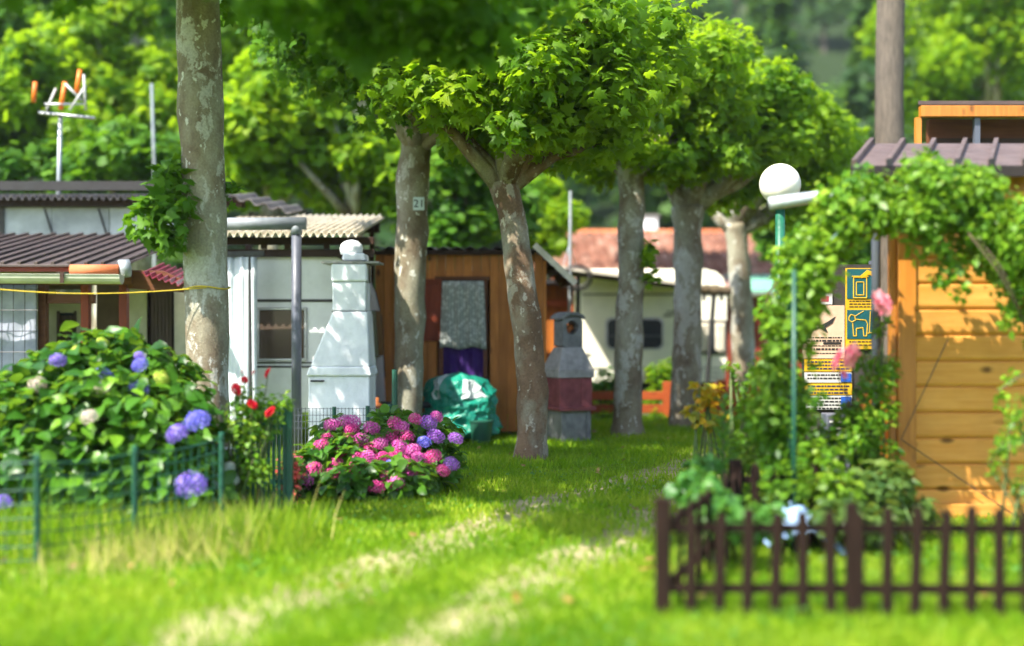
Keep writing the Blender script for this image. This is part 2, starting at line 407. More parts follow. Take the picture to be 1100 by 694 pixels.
def tmpl_small():
    return np.array([(0, 0, 0), (.34, .45, .08), (0, 1, -.08), (-.34, .45, .08), (0, .45, 0)], float), np.array([(0, 1, 4), (1, 2, 4), (0, 4, 3), (4, 2, 3)])
def tmpl_far():
    return np.array([(0, -.5, 0), (.45, .05, .12), (.08, .5, 0), (-.42, 0, .1)], float), np.array([(0, 1, 2), (0, 2, 3)])
def tmpl_blade():
    return np.array([(-.5, 0, 0), (.5, 0, 0), (-.35, .5, 0.03), (.35, .5, .03), (0, 1, .25)], float), np.array([(0, 1, 3), (0, 3, 2), (2, 3, 4)])
T = dict(plane=tmpl_plane(), star=tmpl_star(), ovate=tmpl_ovate(), small=tmpl_small(), far=tmpl_far(), blade=tmpl_blade())
def unit(a): return a/np.maximum(np.linalg.norm(a, axis=-1, keepdims=True), 1e-9)
def leafmesh(name, tk, pos, nrm, size, mat, parent=None, axis=None, rnd=None, width=None, droop=.35):
    """many small leaf faces as one mesh. axis = direction the leaf grows in"""
    tv, tf = T[tk]; n = len(pos); size = np.broadcast_to(size, (n,)).astype(float)
    nrm = unit(nrm)
    if axis is None:
        axis = RNG.normal(size=(n, 3)); axis[:, 2] -= droop
    b = unit(axis-nrm*np.sum(axis*nrm, 1, keepdims=True)); t = np.cross(b, nrm)
    w = size if width is None else np.broadcast_to(width, (n,))
    v = (pos[:, None, :]+tv[None, :, 0:1]*(t*w[:, None])[:, None, :]+tv[None, :, 1:2]*(b*size[:, None])[:, None, :]
         + tv[None, :, 2:3]*(nrm*size[:, None])[:, None, :])
    k = len(tv); v = v.reshape(-1, 3)
    o = (v.min(0)+v.max(0))/2; o[2] = v[:, 2].min(); v = v-o
    f = (tf[None]+(np.arange(n)*k)[:, None, None]).reshape(-1, 3)
    me = bpy.data.meshes.new(name)
    me.vertices.add(len(v)); me.vertices.foreach_set('co', v.astype(np.float32).ravel())
    me.loops.add(f.size); me.loops.foreach_set('vertex_index', f.astype(np.int32).ravel())
    me.polygons.add(len(f)); me.polygons.foreach_set('loop_start', np.arange(0, f.size, 3, dtype=np.int32))
    me.update(calc_edges=True)
    r = RNG.random(n) if rnd is None else rnd
    at = me.attributes.new('rnd', 'FLOAT', 'FACE'); at.data.foreach_set('value', np.repeat(r, len(tf)).astype(np.float32))
    me.materials.append(M[mat] if isinstance(mat, str) else mat)
    return link(name, me, parent, Vector(o))
def blobpts(blobs, n, shell=.42):
    """points in a set of (x,y,z,rx,ry,rz) blobs -> pos, outward normal, blob index"""
    B = np.array(blobs, float); w = (B[:, 3]*B[:, 4]*B[:, 5])**(.72); w /= w.sum()
    idx = RNG.choice(len(B), n, p=w); d = unit(RNG.normal(size=(n, 3)))
    r = RNG.random(n)**shell; r *= 1+.16*RNG.normal(size=n)*(RNG.random(n) < .3)
    pos = B[idx, :3]+d*r[:, None]*B[idx, 3:6]
    return pos, d, idx
def leafnorm(d, n, up=.75, out=.5, jit=.55):
    return unit(np.array([0, 0, up])+d*out+RNG.normal(size=(n, 3))*jit)
def crownblobs(c, rad, k, r0, r1, flat=.8):
    c = np.array(c); out = []
    for i in range(k):
        d = unit(RNG.normal(size=3)); rr = RNG.random()**.4
        p = c+d*rr*np.array(rad); r = RNG.uniform(r0, r1)
        out.append((*p, r, r, r*flat))
    return out

def tree(name, label, pts, rad, limbs, blobs, n, leaf='plane', lsize=(.07, .17), mat='plane_leaf', bark='bark', group=None, sprigs=None, cat='tree'):
    base = Vector((pts[0][0], pts[0][1], 0))
    t = thing(name, label, cat, base, group)
    mb = MB()
    # resample trunk
    P_, R_ = [], []
    for i in range(len(pts)-1):
        a, b = Vector(pts[i]), Vector(pts[i+1]); m = 5
        for j in range(m):
            u = j/m; P_.append(a.lerp(b, u)); R_.append(rad[i]*(1-u)+rad[i+1]*u)
    P_.append(Vector(pts[-1])); R_.append(rad[-1])
    mb.tube(P_, R_, 20, wob=.16)
    for L in limbs: mb.tube([Vector(q) for q, r in L], [r for q, r in L], 10, wob=.14)
    # limbs from the crotch to the leaf masses
    top = Vector(pts[-1])
    up_ = [b for b in blobs if b[2] > top.z-.5]
    for b in [b for b in blobs if b[2] <= top.z-1.5 and math.hypot(b[0]-top.x, b[1]-top.y) < .75]:
        e = Vector(b[:3]); q = Vector((top.x, top.y, e.z-.12)); mb.tube([q, q.lerp(e, .5)+Vector((0, 0, .03)), e], [.022, .014, .006], 6)
    for b in up_[::max(1, len(up_)//7)]:
        e = Vector(b[:3]); m = top.lerp(e, .5)+Vector((0, 0, .12*(e-top).length*random.uniform(-.5, 1)))
        mb.tube([top-Vector((0, 0, .1)), m, e], [rad[-1]*.62, rad[-1]*.38, rad[-1]*.12], 8, wob=.15)
    mb.build('trunk', bark, t, smooth=True)
    pos, d, idx = blobpts(blobs, n)
    nr = leafnorm(d, n)
    tone = RNG.random(len(blobs))[idx]*.45+RNG.random(n)*.55
    leafmesh('crown', leaf, pos, nr, RNG.uniform(lsize[0], lsize[1], n), mat, t, rnd=tone)
    return t

# ------------------------------------------------------------------ ground, hill, sky
def terr(x, y):
    h = 0.0
    if y > 48: h += ((y-48)/100.0)**1.35*46*(1+.10*math.sin(x*.03+1.0))
    h += max(0, abs(x)-60)*.12 if y <= 48 else 0
    return h
def dist_seg(px, py, poly):
    best = np.full(px.shape, 1e9)
    for (a, b) in zip(poly[:-1], poly[1:]):
        ax, ay = a; bx_, by = b; dx, dy = bx_-ax, by-ay
        t = np.clip(((px-ax)*dx+(py-ay)*dy)/(dx*dx+dy*dy), 0, 1)
        best = np.minimum(best, np.hypot(px-ax-t*dx, py-ay-t*dy))
    return best
def ppath(pp): return [(WX(x, GY(y)), GY(y)) for x, y in pp]
RUT1 = ppath([(120, 760), (215, 676), (320, 640), (440, 592), (580, 540), (680, 513), (760, 490), (830, 470)])
RUT2 = ppath([(380, 760), (470, 680), (560, 632), (655, 578), (735, 530), (795, 497), (860, 474)])
def trackmask(x, y):
    a = np.exp(-(dist_seg(x, y, RUT1)/.27)**2); b = np.exp(-(dist_seg(x, y, RUT2)/.27)**2)
    return np.clip(a+b, 0, 1)
def groundmat():
    m, nt, out = newmat('lawn_ground'); L = nt.links
    v = coords(nt)
    g = ramp(nt, nz(nt, v, 3.0, 6), [(.3, (.07, .11, .01)), (.5, (.13, .2, .012)), (.7, (.22, .27, .02))])
    dirt = ramp(nt, nz(nt, v, 9, 6), [(.3, (.22, .18, .09)), (.7, (.44, .38, .22))])
    at = N(nt, 'ShaderNodeAttribute', attribute_name='track')
    ad = N(nt, 'ShaderNodeMath', operation='MULTIPLY_ADD')
    L.new(nz(nt, v, 5, 5), ad.inputs[0]); ad.inputs[1].default_value = 1.0
    L.new(at.outputs['Fac'], ad.inputs[2])
    f = ramp(nt, ad.outputs[0], [(.75, G(0)), (1.3, G(.88))])
    c = mixc(nt, f, g, dirt)
    aw_ = N(nt, 'ShaderNodeAttribute', attribute_name='woodland')
    c = mixc(nt, aw_.outputs['Fac'], c, (.02, .035, .012))
    p = N(nt, 'ShaderNodeBsdfPrincipled', Roughness=.95); p.inputs['Specular IOR Level'].default_value = .1
    b = N(nt, 'ShaderNodeBump', Strength=.5, Distance=.03); L.new(nz(nt, v, 40, 5), b.inputs['Height'])
    L.new(b.outputs[0], p.inputs['Normal']); L.new(c, p.inputs['Base Color']); L.new(p.outputs[0], out.inputs[0]); return m
def axis_vals(fine0, fine1, st, far):
    a = list(np.arange(fine0, fine1, st)); s_ = st; x = fine1
    while x < far: a.append(x); s_ *= 1.25; x += s_
    a.append(far); s_ = st; x = fine0-st; lo = []
    while x > -far: lo.append(x); s_ *= 1.25; x -= s_
    return [-far]+lo[::-1]+a
def ground():
    xs = np.array(axis_vals(-6, 8, .12, 420)); ys = [y for y in axis_vals(2, 24, .12, 420)]
    ys = np.array(ys); X, Y = np.meshgrid(xs, ys)
    Z = np.vectorize(terr)(X, Y); tr = trackmask(X, Y)
    near = np.exp(-(np.maximum(0, np.abs(Y-10)-14)/6)**2)
    Z += near*(.012*np.sin(X*3+Y*2)+.01*np.sin(X*7-Y*5))-.02*tr*near-.012
    n, m_ = X.shape
    v = np.stack([X, Y, Z], -1).reshape(-1, 3)
    i = np.arange(n*m_).reshape(n, m_)
    f = np.stack([i[:-1, :-1], i[:-1, 1:], i[1:, 1:], i[1:, :-1]], -1).reshape(-1, 4)
    me = bpy.data.meshes.new('ground'); me.from_pydata(v.tolist(), [], f.tolist())
    a = me.attributes.new('track', 'FLOAT', 'POINT'); a.data.foreach_set('value', tr.ravel().astype(np.float32))
    a = me.attributes.new('woodland', 'FLOAT', 'POINT'); a.data.foreach_set('value', np.clip((Y-36)/10, 0, 1).ravel().astype(np.float32))
    me.polygons.foreach_set('use_smooth', [True]*len(me.polygons))
    me.materials.append(groundmat())
    tag(link('ground', me, None, (0, 0, 0)), 'sunny lawn with two worn sandy wheel tracks', kind='structure')
ground()

def grass():
    n = 230000
    # density per depth: more where it shows
    y = 3.4+RNG.random(n)**1.25*17.5
    x = (RNG.random(n)-.5)*2*(y*.43+.6)+.1
    tr = trackmask(x, y)+.30*np.sin(x*4.1+np.sin(y*3.3)*2)*np.sin(y*2.7+x)
    keep = RNG.random(n) > np.clip((tr-.4)*1.25, 0, .8)
    x, y = x[keep], y[keep]; n = len(x)
    tall = RNG.random(n)
    pat = .5+.5*np.sin(x*1.7+np.sin(y*1.3)*2.0)*np.sin(y*1.9+1.3*np.sin(x*.9))
    sz = (.028+.035*tall+.02*pat)*(1+.3*(y > 12))
    pos = np.stack([x, y, np.full(n, -.012)], 1)
    ax = np.stack([RNG.normal(size=n)*.45, RNG.normal(size=n)*.45, np.ones(n)], 1)
    nr = RNG.normal(size=(n, 3)); nr[:, 2] *= .2; nr[:, 1] -= .5
    o = leafmesh('grass', 'blade', pos, nr, sz, 'grass', None, axis=ax, width=.006+.004*RNG.random(n)+.0006*y, rnd=np.clip(.45*pat+.55*RNG.random(n)**1.1, 0, 1))
    tag(o, 'short bright green lawn grass', kind='stuff')
    n = 16000
    y = 4.5+RNG.random(n)*15; x = (RNG.random(n)-.5)*2*(y*.42+.5)
    k = np.sin(x*2.3+np.sin(y*1.7)*1.6)*np.sin(y*1.3+x*.8)+RNG.normal(size=n)*.25 > .35
    k &= trackmask(x, y) < .5; x, y = x[k], y[k]; n = len(x)
    o = leafmesh('clover', 'small', np.stack([x, y, RNG.uniform(.02, .055, n)], 1), leafnorm(np.zeros((n, 3)), n, 1, 0, .3), RNG.uniform(.02, .045, n), 'lily_leaf', None)
    tag(o, 'patches of darker clover and weeds in the lawn', kind='stuff')
    n = 170
    y = 6+RNG.random(n)*13; x = (RNG.random(n)-.5)*2*(y*.4)
    o = leafmesh('fallen_leaves', 'star', np.stack([x, y, RNG.uniform(.03, .06, n)], 1), leafnorm(np.zeros((n, 3)), n, 1, 0, .4), RNG.uniform(.03, .075, n), 'dead_leaf', None)
    tag(o, 'scattered fallen yellowing plane leaves on the lawn', kind='stuff')
    # tall dry grass at the wire fence
    n = 800
    c = P(190, 560, 7.5)
    u = RNG.random(n)
    x = WX(95, 7.4)+u*(WX(262, 8.0)-WX(95, 7.4))+RNG.normal(size=n)*.16; y = 7.15+u*.75+RNG.normal(size=n)*.3
    pos = np.stack([x, y, np.zeros(n)], 1)
    ax = np.stack([RNG.normal(size=n)*.35-.1, RNG.normal(size=n)*.35, np.ones(n)], 1)
    nr = RNG.normal(size=(n, 3)); nr[:, 2] *= .2; nr[:, 1] -= .5
    o = leafmesh('dry_grass', 'blade', pos, nr, RNG.uniform(.08, .38, n)*(.5+.5*u), 'dry_grass', None, axis=ax, width=.009)
    tag(o, 'tall dry yellow grass along the green wire fence', kind='stuff')
    # green undergrowth along fence foot and beyond
    n = 3500
    x = RNG.uniform(-3.6, -1.2, n); y = 8.0+RNG.normal(size=n)*.3
    pos = np.stack([x, y, np.zeros(n)], 1); ax = np.stack([RNG.normal(size=n)*.3, RNG.normal(size=n)*.3, np.ones(n)], 1)
    nr = RNG.normal(size=(n, 3)); nr[:, 2] *= .2; nr[:, 1] -= .5
    tag(leafmesh('weeds', 'blade', pos, nr, RNG.uniform(.08, .3, n), 'grass', None, axis=ax, width=.012), 'green weeds growing at the foot of the wire fence', kind='stuff')
    n = 5000
    x = RNG.uniform(.7, 4.6, n); y = RNG.uniform(19.2, 21.0, n)
    pos = np.stack([x, y, RNG.uniform(.02, .2, n)], 1)
    tag(leafmesh('ground_cover', 'small', pos, leafnorm(np.zeros((n, 3)), n), RNG.uniform(.06, .12, n), 'plane_leaf_lush', None), 'leafy ground cover behind the orange rail fence', kind='stuff')
grass()

def forest():
    pos, rn, siz, nn = [], [], [], []
    trunks = MB()
    k = 0
    for i in range(330):
        y = 50+RNG.random()**1.2*110; x = RNG.uniform(-.52, .52)*y*1.25
        z = terr(x, y); h = RNG.uniform(7, 12) ; r = RNG.uniform(2.2, 3.8)
        conif = RNG.random() < .45
        n = int(650*(60/y)**.5)
        if conif:
            t = RNG.random(n)**.75; a = RNG.random(n)*6.283; rr = r*.7*(1-t)*(.55+.45*RNG.random(n))*(1+.3*np.sin(t*40))
            p = np.stack([x+rr*np.cos(a), y+rr*np.sin(a), z+1+t*h*1.2], 1); d = np.stack([np.cos(a), np.sin(a), .5*np.ones(n)], 1)
            tone = np.full(n, RNG.uniform(0, .35))+RNG.random(n)*.2
        else:
            bl = crownblobs((x, y, z+h*.6), (r*.7, r*.7, h*.28), 9, r*.35, r*.55, .85)
            p, d, idx = blobpts(bl, n); tone = np.full(n, RNG.uniform(.2, .7))+RNG.random(n)*.3
        trunks.tube([(x, y, z-1), (x, y, z+h*.7)], [.2, .1], 5)
        pos.append(p); nn.append(leafnorm(d, n)); rn.append(np.clip(tone, 0, 1)); siz.append(RNG.uniform(.45, .95, n))
    o = leafmesh('hillside_forest', 'far', np.concatenate(pos), np.concatenate(nn), np.concatenate(siz), 'far_leaf', None, rnd=np.concatenate(rn))
    tag(o, 'distant hazy wooded hillside of mixed trees', kind='stuff')
    tag(trunks.build('hillside_trunks', 'bark_plain'), 'trunks in the distant wooded hillside', kind='stuff')
forest()

# ------------------------------------------------------------------ plane trees of the alley
GA = 'plane trees along the lawn track'
Y1 = 10.5
tree('plane_tree', 'nearest plane tree with pale flecked grey trunk beside the blue hydrangea',
     [P(221, 532, Y1), P(222, 505, Y1), P(223, 400, Y1), P(219, 200, Y1), P(212, 0, Y1), P(208, -95, Y1)], [.235, .19, .168, .172, .175, .17], [],
     crownblobs((-2.3, 10.0, 4.55), (2.3, 2.2, .55), 24, .45, .75, .6)+crownblobs((-1.9, 8.6, 4.3), (1.3, 1.6, .35), 10, .4, .6, .55)
     + crownblobs((-.75, 7.0, 3.32), (1.15, .8, .16), 15, .25, .4, .6)+crownblobs((-.35, 8.3, 3.5), (.8, .6, .2), 7, .25, .42, .6)+crownblobs((-2.5, 7.6, 3.45), (.9, .6, .12), 5, .25, .4, .6)+crownblobs((-.55, 7.8, 3.15), (.7, .5, .14), 8, .2, .34, .6)
     + [(*P(178, 210, 10.3), .24, .2, .26), (*P(165, 240, 10.2), .26, .2, .2), (*P(185, 235, 10.1), .2, .14, .22), (*P(183, 262, 10.2), .14, .14, .13), (*P(192, 190, 10.4), .16, .16, .2), (*P(246, 205, 10.6), .08, .1, .18), (*P(158, 225, 10.2), .12, .12, .1)],
     15500, mat='plane_leaf', lsize=(.07, .16), group=GA)
Y2 = 14.5
t2 = tree('plane_tree', 'plane tree with peeling grey brown trunk and house number plate, beside the wooden cabin',
     [P(436, 484, Y2), P(437, 455, Y2), P(439, 380, Y2), P(441, 280, Y2), P(443, 200, Y2), P(447, 150, Y2)], [.235, .18, .172, .175, .18, .17],
     [[(P(446, 160, Y2), .13), (P(425, 110, Y2-.3), .1), (P(380, 70, Y2-.6), .06)], [(P(447, 160, Y2), .13), (P(470, 110, Y2), .1), (P(520, 75, Y2-.5), .06)], [(P(447, 160, Y2), .13), (P(450, 60, Y2), .09)]],
     crownblobs((WX(455, Y2), Y2-.5, 4.5), (1.55, 1.15, .75), 34, .35, .68, .75)+crownblobs((WX(480, Y2), Y2-2.0, 4.8), (1.9, .7, .5), 13, .35, .6, .7)
     + crownblobs((WX(515, Y2), Y2, 3.35), (.5, .6, .3), 6, .25, .4, .75),
     10000, mat='plane_leaf', group=GA)
pl = MB(); pl.bx(WX(444, 14.3), WX(456, 14.3), 14.27, 14.285, WZ(226, 14.3), WZ(212, 14.3)); pl_o = pl.build('number_plate', 'plate', t2, bevel=.002)
text('number', '21', .12, P(450, 219, 14.262), 'ink', pl_o)
Y3 = 12.9
tree('plane_tree', 'leaning plane tree with mottled brown trunk standing in front of the wooden cabin',
     [P(571, 500, Y3), P(571, 475, Y3), P(573, 420, Y3), P(562, 320, Y3), P(549, 230, Y3), P(541, 195, Y3)], [.195, .155, .15, .145, .135, .145],
     [[(P(543, 205, Y3), .12), (P(527, 180, Y3), .09), (P(500, 150, Y3), .07), (P(470, 120, Y3-.2), .05)], [(P(543, 205, Y3), .12), (P(558, 175, Y3), .09), (P(605, 155, Y3), .06), (P(655, 135, Y3+.2), .04)]],
     crownblobs((WX(600, Y3), Y3-.2, 3.95), (1.35, 1.0, .72), 34, .3, .6, .75)+crownblobs((WX(655, Y3), Y3+1, 4.1), (.8, .6, .6), 10, .3, .5, .8)+crownblobs((WX(585, Y3), Y3, 3.18), (1.1, 1.0, .12), 12, .2, .34, .7)
     + crownblobs((WX(560, Y3), Y3-.6, 3.6), (1.2, 1.0, .4), 10, .3, .5, .7),
     14000, mat='plane_leaf_lush', bark='bark_brown', group=GA)
Y4 = 15.6
tree('plane_tree', 'straight grey plane tree with a leafy shoot halfway up, right of the grey barbecue',
     [P(674, 474, Y4), P(674, 450, Y4), P(675, 380, Y4), P(678, 290, Y4), P(679, 210, Y4), P(676, 178, Y4)], [.225, .18, .17, .16, .155, .17],
     [[(P(676, 190, Y4), .13), (P(700, 165, Y4), .08), (P(735, 152, Y4), .06)], [(P(676, 190, Y4), .13), (P(655, 160, Y4), .09), (P(630, 120, Y4), .06)]],
     crownblobs((WX(705, Y4), Y4+.2, 4.1), (1.15, 1.0, .85), 30, .3, .6, .8)+[(*P(697, 268, Y4-.2), .1, .1, .28), (*P(700, 300, Y4-.2), .08, .08, .12)]
     + crownblobs((WX(690, Y4), Y4+.2, 3.3), (1.2, 1.0, .15), 10, .25, .38, .7),
     11500, mat='plane_leaf_lush', group=GA)
Y5 = 17.0
tree('plane_tree', 'knobbly plane tree with forked limbs standing by the orange rail fence',
     [P(736, 464, Y5), P(736, 440, Y5), P(738, 370, Y5), P(739, 290, Y5), P(739, 240, Y5), P(738, 222, Y5)], [.235, .2, .185, .18, .19, .22],
     [[(P(740, 228, Y5), .15), (P(758, 212, Y5), .1), (P(795, 196, Y5), .08), (P(825, 170, Y5), .06)], [(P(738, 228, Y5), .15), (P(722, 200, Y5), .1), (P(718, 170, Y5), .07)], [(P(738, 225, Y5), .15), (P(745, 200, Y5), .1), (P(760, 150, Y5), .06)]],
     crownblobs((WX(775, Y5), Y5+.3, 4.0), (.95, 1.3, .85), 26, .3, .55, .8), 9000, mat='plane_leaf_lush', group=GA)
Y6 = 19.3
tree('plane_tree', 'farthest plane tree of the row with pale trunk, behind the globe lamp',
     [P(801, 450, Y6), P(800, 420, Y6), P(797, 340, Y6), P(793, 270, Y6), P(790, 240, Y6)], [.21, .18, .165, .16, .17],
     [[(P(790, 250, Y6), .12), (P(820, 235, Y6), .09), (P(850, 206, Y6), .07)], [(P(790, 250, Y6), .12), (P(772, 236, Y6), .08), (P(750, 205, Y6), .05)], [(P(790, 245, Y6), .12), (P(795, 190, Y6), .08)]],
     crownblobs((WX(835, Y6), Y6+.4, 3.95), (1.0, 1.5, .95), 26, .3, .6, .8)+crownblobs((WX(870, Y6), Y6, 3.3), (.5, .8, .45), 8, .25, .4, .8), 10000, mat='plane_leaf_lush', group=GA)

# trees behind the caravans
def bgtree(px, py, Y, rx, rz, n, label, mat='plane_leaf_lush', leaf='star', ls=(.13, .25), k=26, name='bushy_tree', ry=1.6):
    x = WX(px, Y); z = WZ(py, Y)
    tree(name, label, [(x, Y, -.1), (x, Y, .8), (x+.1, Y, max(1.6, z-rz*1.1))], [.24, .19, .16], [], crownblobs((x, Y, z), (rx, ry, rz), k, rx*.2, rx*.36, .8),
         int(n*1.4), leaf=leaf, lsize=ls, mat=mat, group='trees behind the caravans')
bgtree(20, 120, 23, 2.0, 1.5, 6200, 'bright green tree behind the left roofs, leftmost in the view')
bgtree(150, 95, 25, 2.1, 1.9, 6200, 'yellow green tree rising between the aerial and the nearest plane trunk')
bgtree(285, 130, 22, 1.7, 1.3, 6200, 'sunlit tree behind the corrugated roof, right of the nearest plane trunk')
bgtree(375, 165, 21.5, 1.2, .95, 4800, 'dense low tree just above the cream corrugated roof', ls=(.12, .24))
bgtree(110, 180, 21, 1.5, .6, 3500, 'low dark green tree directly above the dark left roof', mat='plane_leaf', ls=(.12, .24))
bgtree(500, 215, 21, 1.0, .85, 3600, 'tree seen between the cabin roof and the leaning plane tree', mat='plane_leaf')
bgtree(578, 235, 23.5, .8, .75, 3600, 'young bright tree behind the cabin beside the thin mast', ls=(.12, .24))
bgtree(674, 120, 26, 1.9, 1.3, 4000, 'tall tree behind the tiled roof, partly hid by the plane crowns', mat='plane_leaf')
bgtree(880, 225, 24, 1.5, 1.0, 3600, 'dark tree behind the globe lamp and the climbing arch', mat='plane_leaf')
bgtree(1060, 40, 33, 2.9, 2.4, 6500, 'pale green tree rising behind the shed roofs at the right', leaf='far', ls=(.16, .3), k=34, name='broadleaf_tree')
bgtree(380, 40, 31, 3.2, 2.6, 6000, 'large shaded tree far behind the cream corrugated roof', mat='plane_leaf', ls=(.2, .36))
bgtree(60, 20, 32, 3.0, 2.0, 5000, 'dark tall tree far behind the television aerial', mat='plane_leaf', ls=(.2, .36))
# tall bare trunk behind the shed
tt = thing('pine_tree', 'tall straight brown trunk rising out of frame behind the shed roof', 'tree', (WX(957, 17), 17, 0))
mb = MB(); q = [(WX(957, 17)+.02*math.sin(i), 17, i*.9-.1) for i in range(14)]
mb.tube(q, [.2-.003*i for i in range(14)], 16, wob=.06); mb.build('trunk', 'bark_plain', tt, smooth=True)
bl = crownblobs((WX(957, 17), 17, 11.5), (1.6, 1.6, 1.6), 20, .4, .8); p_, d_, i_ = blobpts(bl, 2500)
leafmesh('crown', 'far', p_, leafnorm(d_, 2500), RNG.uniform(.2, .4, 2500), 'far_leaf', tt)

# ------------------------------------------------------------------ left veranda hut
def gutter_half(mb, a, b, r, mi=0):
    a, b = Vector(a), Vector(b); d = (b-a).normalized(); side = d.cross(Vector((0, 0, 1))).normalized()
    prof = [(math.cos(t)*r, -abs(math.sin(t))*r*1.0) for t in np.linspace(0, math.pi, 9)]
    prof = [(r*1.12, 0.006)]+prof+[(-r*1.12, .006)]
    inner = [(x*.9, z*.9+.004) for x, z in prof[::-1]]
    loop = prof+inner; n = len(loop); vs = []
    for q in (a, b):
        for x, z in loop: vs.append(q+side*x+Vector((0, 0, z)))
    fs = [(i, (i+1) % n, n+(i+1) % n, n+i) for i in range(n)]
    mb.add(vs, fs, mi)
    # end caps (solid half discs)
    for q in (a, b):
        vs = [q+side*x+Vector((0, 0, z)) for x, z in prof]; mb.add(vs, [tuple(range(len(vs)))], mi)
hut = thing('veranda_hut', 'low cream walled hut with brown ribbed metal roof and cream gutter, behind the blue hydrangea', 'hut', (-5.2, 14, 0))
# wall with openings (panels butt end to end)
mb = MB(); Yw = 14.4
def wq(px): return WX(px, Yw)
zt = WZ(296, Yw)
mb.bx(wq(137), wq(160), Yw, Yw+.12, 0, zt); mb.bx(wq(185), wq(200), Yw, Yw+.12, 0, zt+.05); mb.bx(wq(160), wq(185), Yw, Yw+.12, WZ(306, Yw), zt)
mb.bx(-7.2, wq(50), Yw+.3, Yw+.42, 0, 2.0); mb.build('wall', 'cream_wall', hut, bevel=.004)
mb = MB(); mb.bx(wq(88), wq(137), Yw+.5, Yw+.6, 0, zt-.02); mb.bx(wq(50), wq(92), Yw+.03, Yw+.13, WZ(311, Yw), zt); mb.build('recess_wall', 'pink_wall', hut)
mb = MB()
for i in range(6): mb.bx(wq(161+i*4), wq(161+i*4+3.6), Yw+.03, Yw+.07, 0.05, WZ(309, Yw))
d_o = mb.build('door', 'door_brown', hut, bevel=.003)
mb = MB(); mb.bx(wq(158.5), wq(161), Yw-.02, Yw+.1, 0, WZ(305, Yw)); mb.bx(wq(185), wq(187), Yw-.02, Yw+.1, 0, WZ(305, Yw)); mb.build('door_frame', 'dark_wood', d_o)
# side door panel with little window
mb = MB(); ya = Yw-.02
mb.bx(wq(50), wq(62), ya, ya+.05, 0, WZ(326, ya)); mb.bx(wq(82), wq(91), ya, ya+.05, 0, WZ(326, ya)); mb.bx(wq(62), wq(82), ya, ya+.05, WZ(336, ya), WZ(326, ya)); mb.bx(wq(62), wq(82), ya, ya+.05, 0, WZ(374, ya))
pd = mb.build('door_panel', 'cream_wall', hut)
mb = MB(); mb.bx(wq(62), wq(82), ya+.02, ya+.03, WZ(374, ya), WZ(336, ya)); wn = mb.build('window', 'glass_dark', pd)
mb = MB()
for i in range(5): mb.bx(wq(66+i*3), wq(68.4+i*3), ya+.008, ya+.018, WZ(372, ya), WZ(339, ya))
mb.bx(wq(62), wq(65), ya-.015, ya+.018, WZ(376, ya), WZ(334, ya)); mb.bx(wq(80.5), wq(83), ya-.015, ya+.018, WZ(376, ya), WZ(334, ya)); mb.build('window_slats', 'door_brown', wn)
Yf = 13.3
for px in (45, 91, 132):
    mb = MB(); mb.bx(WX(px-4.5, Yf), WX(px+4, Yf), Yf, Yf+.1, 0, WZ(306, Yf)); mb.build('post', 'shutter_wood' if px != 45 else 'brown_beam', hut, bevel=.005)
mb = MB(); mb.bx(-7, WX(142, Yf), Yf-.02, Yf+.12, WZ(306, Yf), WZ(296, Yf)); mb.bx(WX(50, Yf), WX(100, Yf), Yf+.02, Yf+.1, WZ(326, Yf), WZ(316, Yf)); mb.build('beam', 'brown_beam', hut, bevel=.005)
# gable board sloping to the right
mb = MB(); mb.prism([(WX(137, Yf), WZ(310, Yf)), (WX(208, Yf), WZ(315, Yf)), (WX(208, Yf), WZ(306, Yf)), (WX(175, Yf), WZ(291, Yf)), (WX(137, Yf), WZ(290, Yf))], Yf, Yf+.05); mb.build('gable_board', 'brown_beam', hut, bevel=.003)
# main ribbed roof
mb = MB(); x0, x1 = -8.2, WX(133, 12.9); z0, z1 = WZ(284, 12.9), WZ(252, 15.8)
def roofpt(x, t, dz=0): return (x, 12.9+2.9*t, z0+(z1-z0)*t+dz)
mb.hexa([roofpt(x0, 0, -.025), roofpt(x1, 0, -.025), roofpt(x1, 1, -.025), roofpt(x0, 1, -.025), roofpt(x0, 0), roofpt(x1, 0), roofpt(x1, 1), roofpt(x0, 1)])
k = 0
x = x0+.02
while x < x1:
    mb.bar(roofpt(x, 0, .012), roofpt(x, 1, .012), .035, .03); x += .165
rf = mb.build('roof', 'roof_brown', hut, bevel=.004)
mb = MB(); mb.bx(-8, WX(78, 12.95), 12.93, 12.96, WZ(292, 12.95), WZ(286, 12.95)); mb.build('fascia', 'redboard', rf)
mb = MB(); gutter_half(mb, (-8, 12.75, WZ(293.5, 12.75)), (WX(131, 12.75), 12.75, WZ(296, 12.75)), .085); g = mb.build('gutter', 'gutter', hut, smooth=False)
mb = MB(); mb.bx(WX(65, 12.66), WX(69, 12.66), 12.64, 12.655, WZ(304, 12.66), WZ(292, 12.66)); mb.build('bracket', 'dark_beam', g)
mb = MB(); a = P(76, 290, 12.9); b = P(128, 290, 12.9); mb.tube([a, b], .055, 12); mb.build('ridge_tile', 'terracotta', hut, smooth=True)
mb = MB(); a = P(128, 289, 12.9); b = P(139, 288, 12.95); mb.tube([a, b], .09, 14); mb.build('vent_pipe', 'zinc', hut, smooth=True)
mb = MB(); mb.corr(P(174, 283, 13.9), (WX(215, 13.9)-WX(174, 13.9), -.1, -.12), (0, -.75, -.13), 6, .016); mb.build('side_roof', 'maroon_sheet', hut, smooth=False)
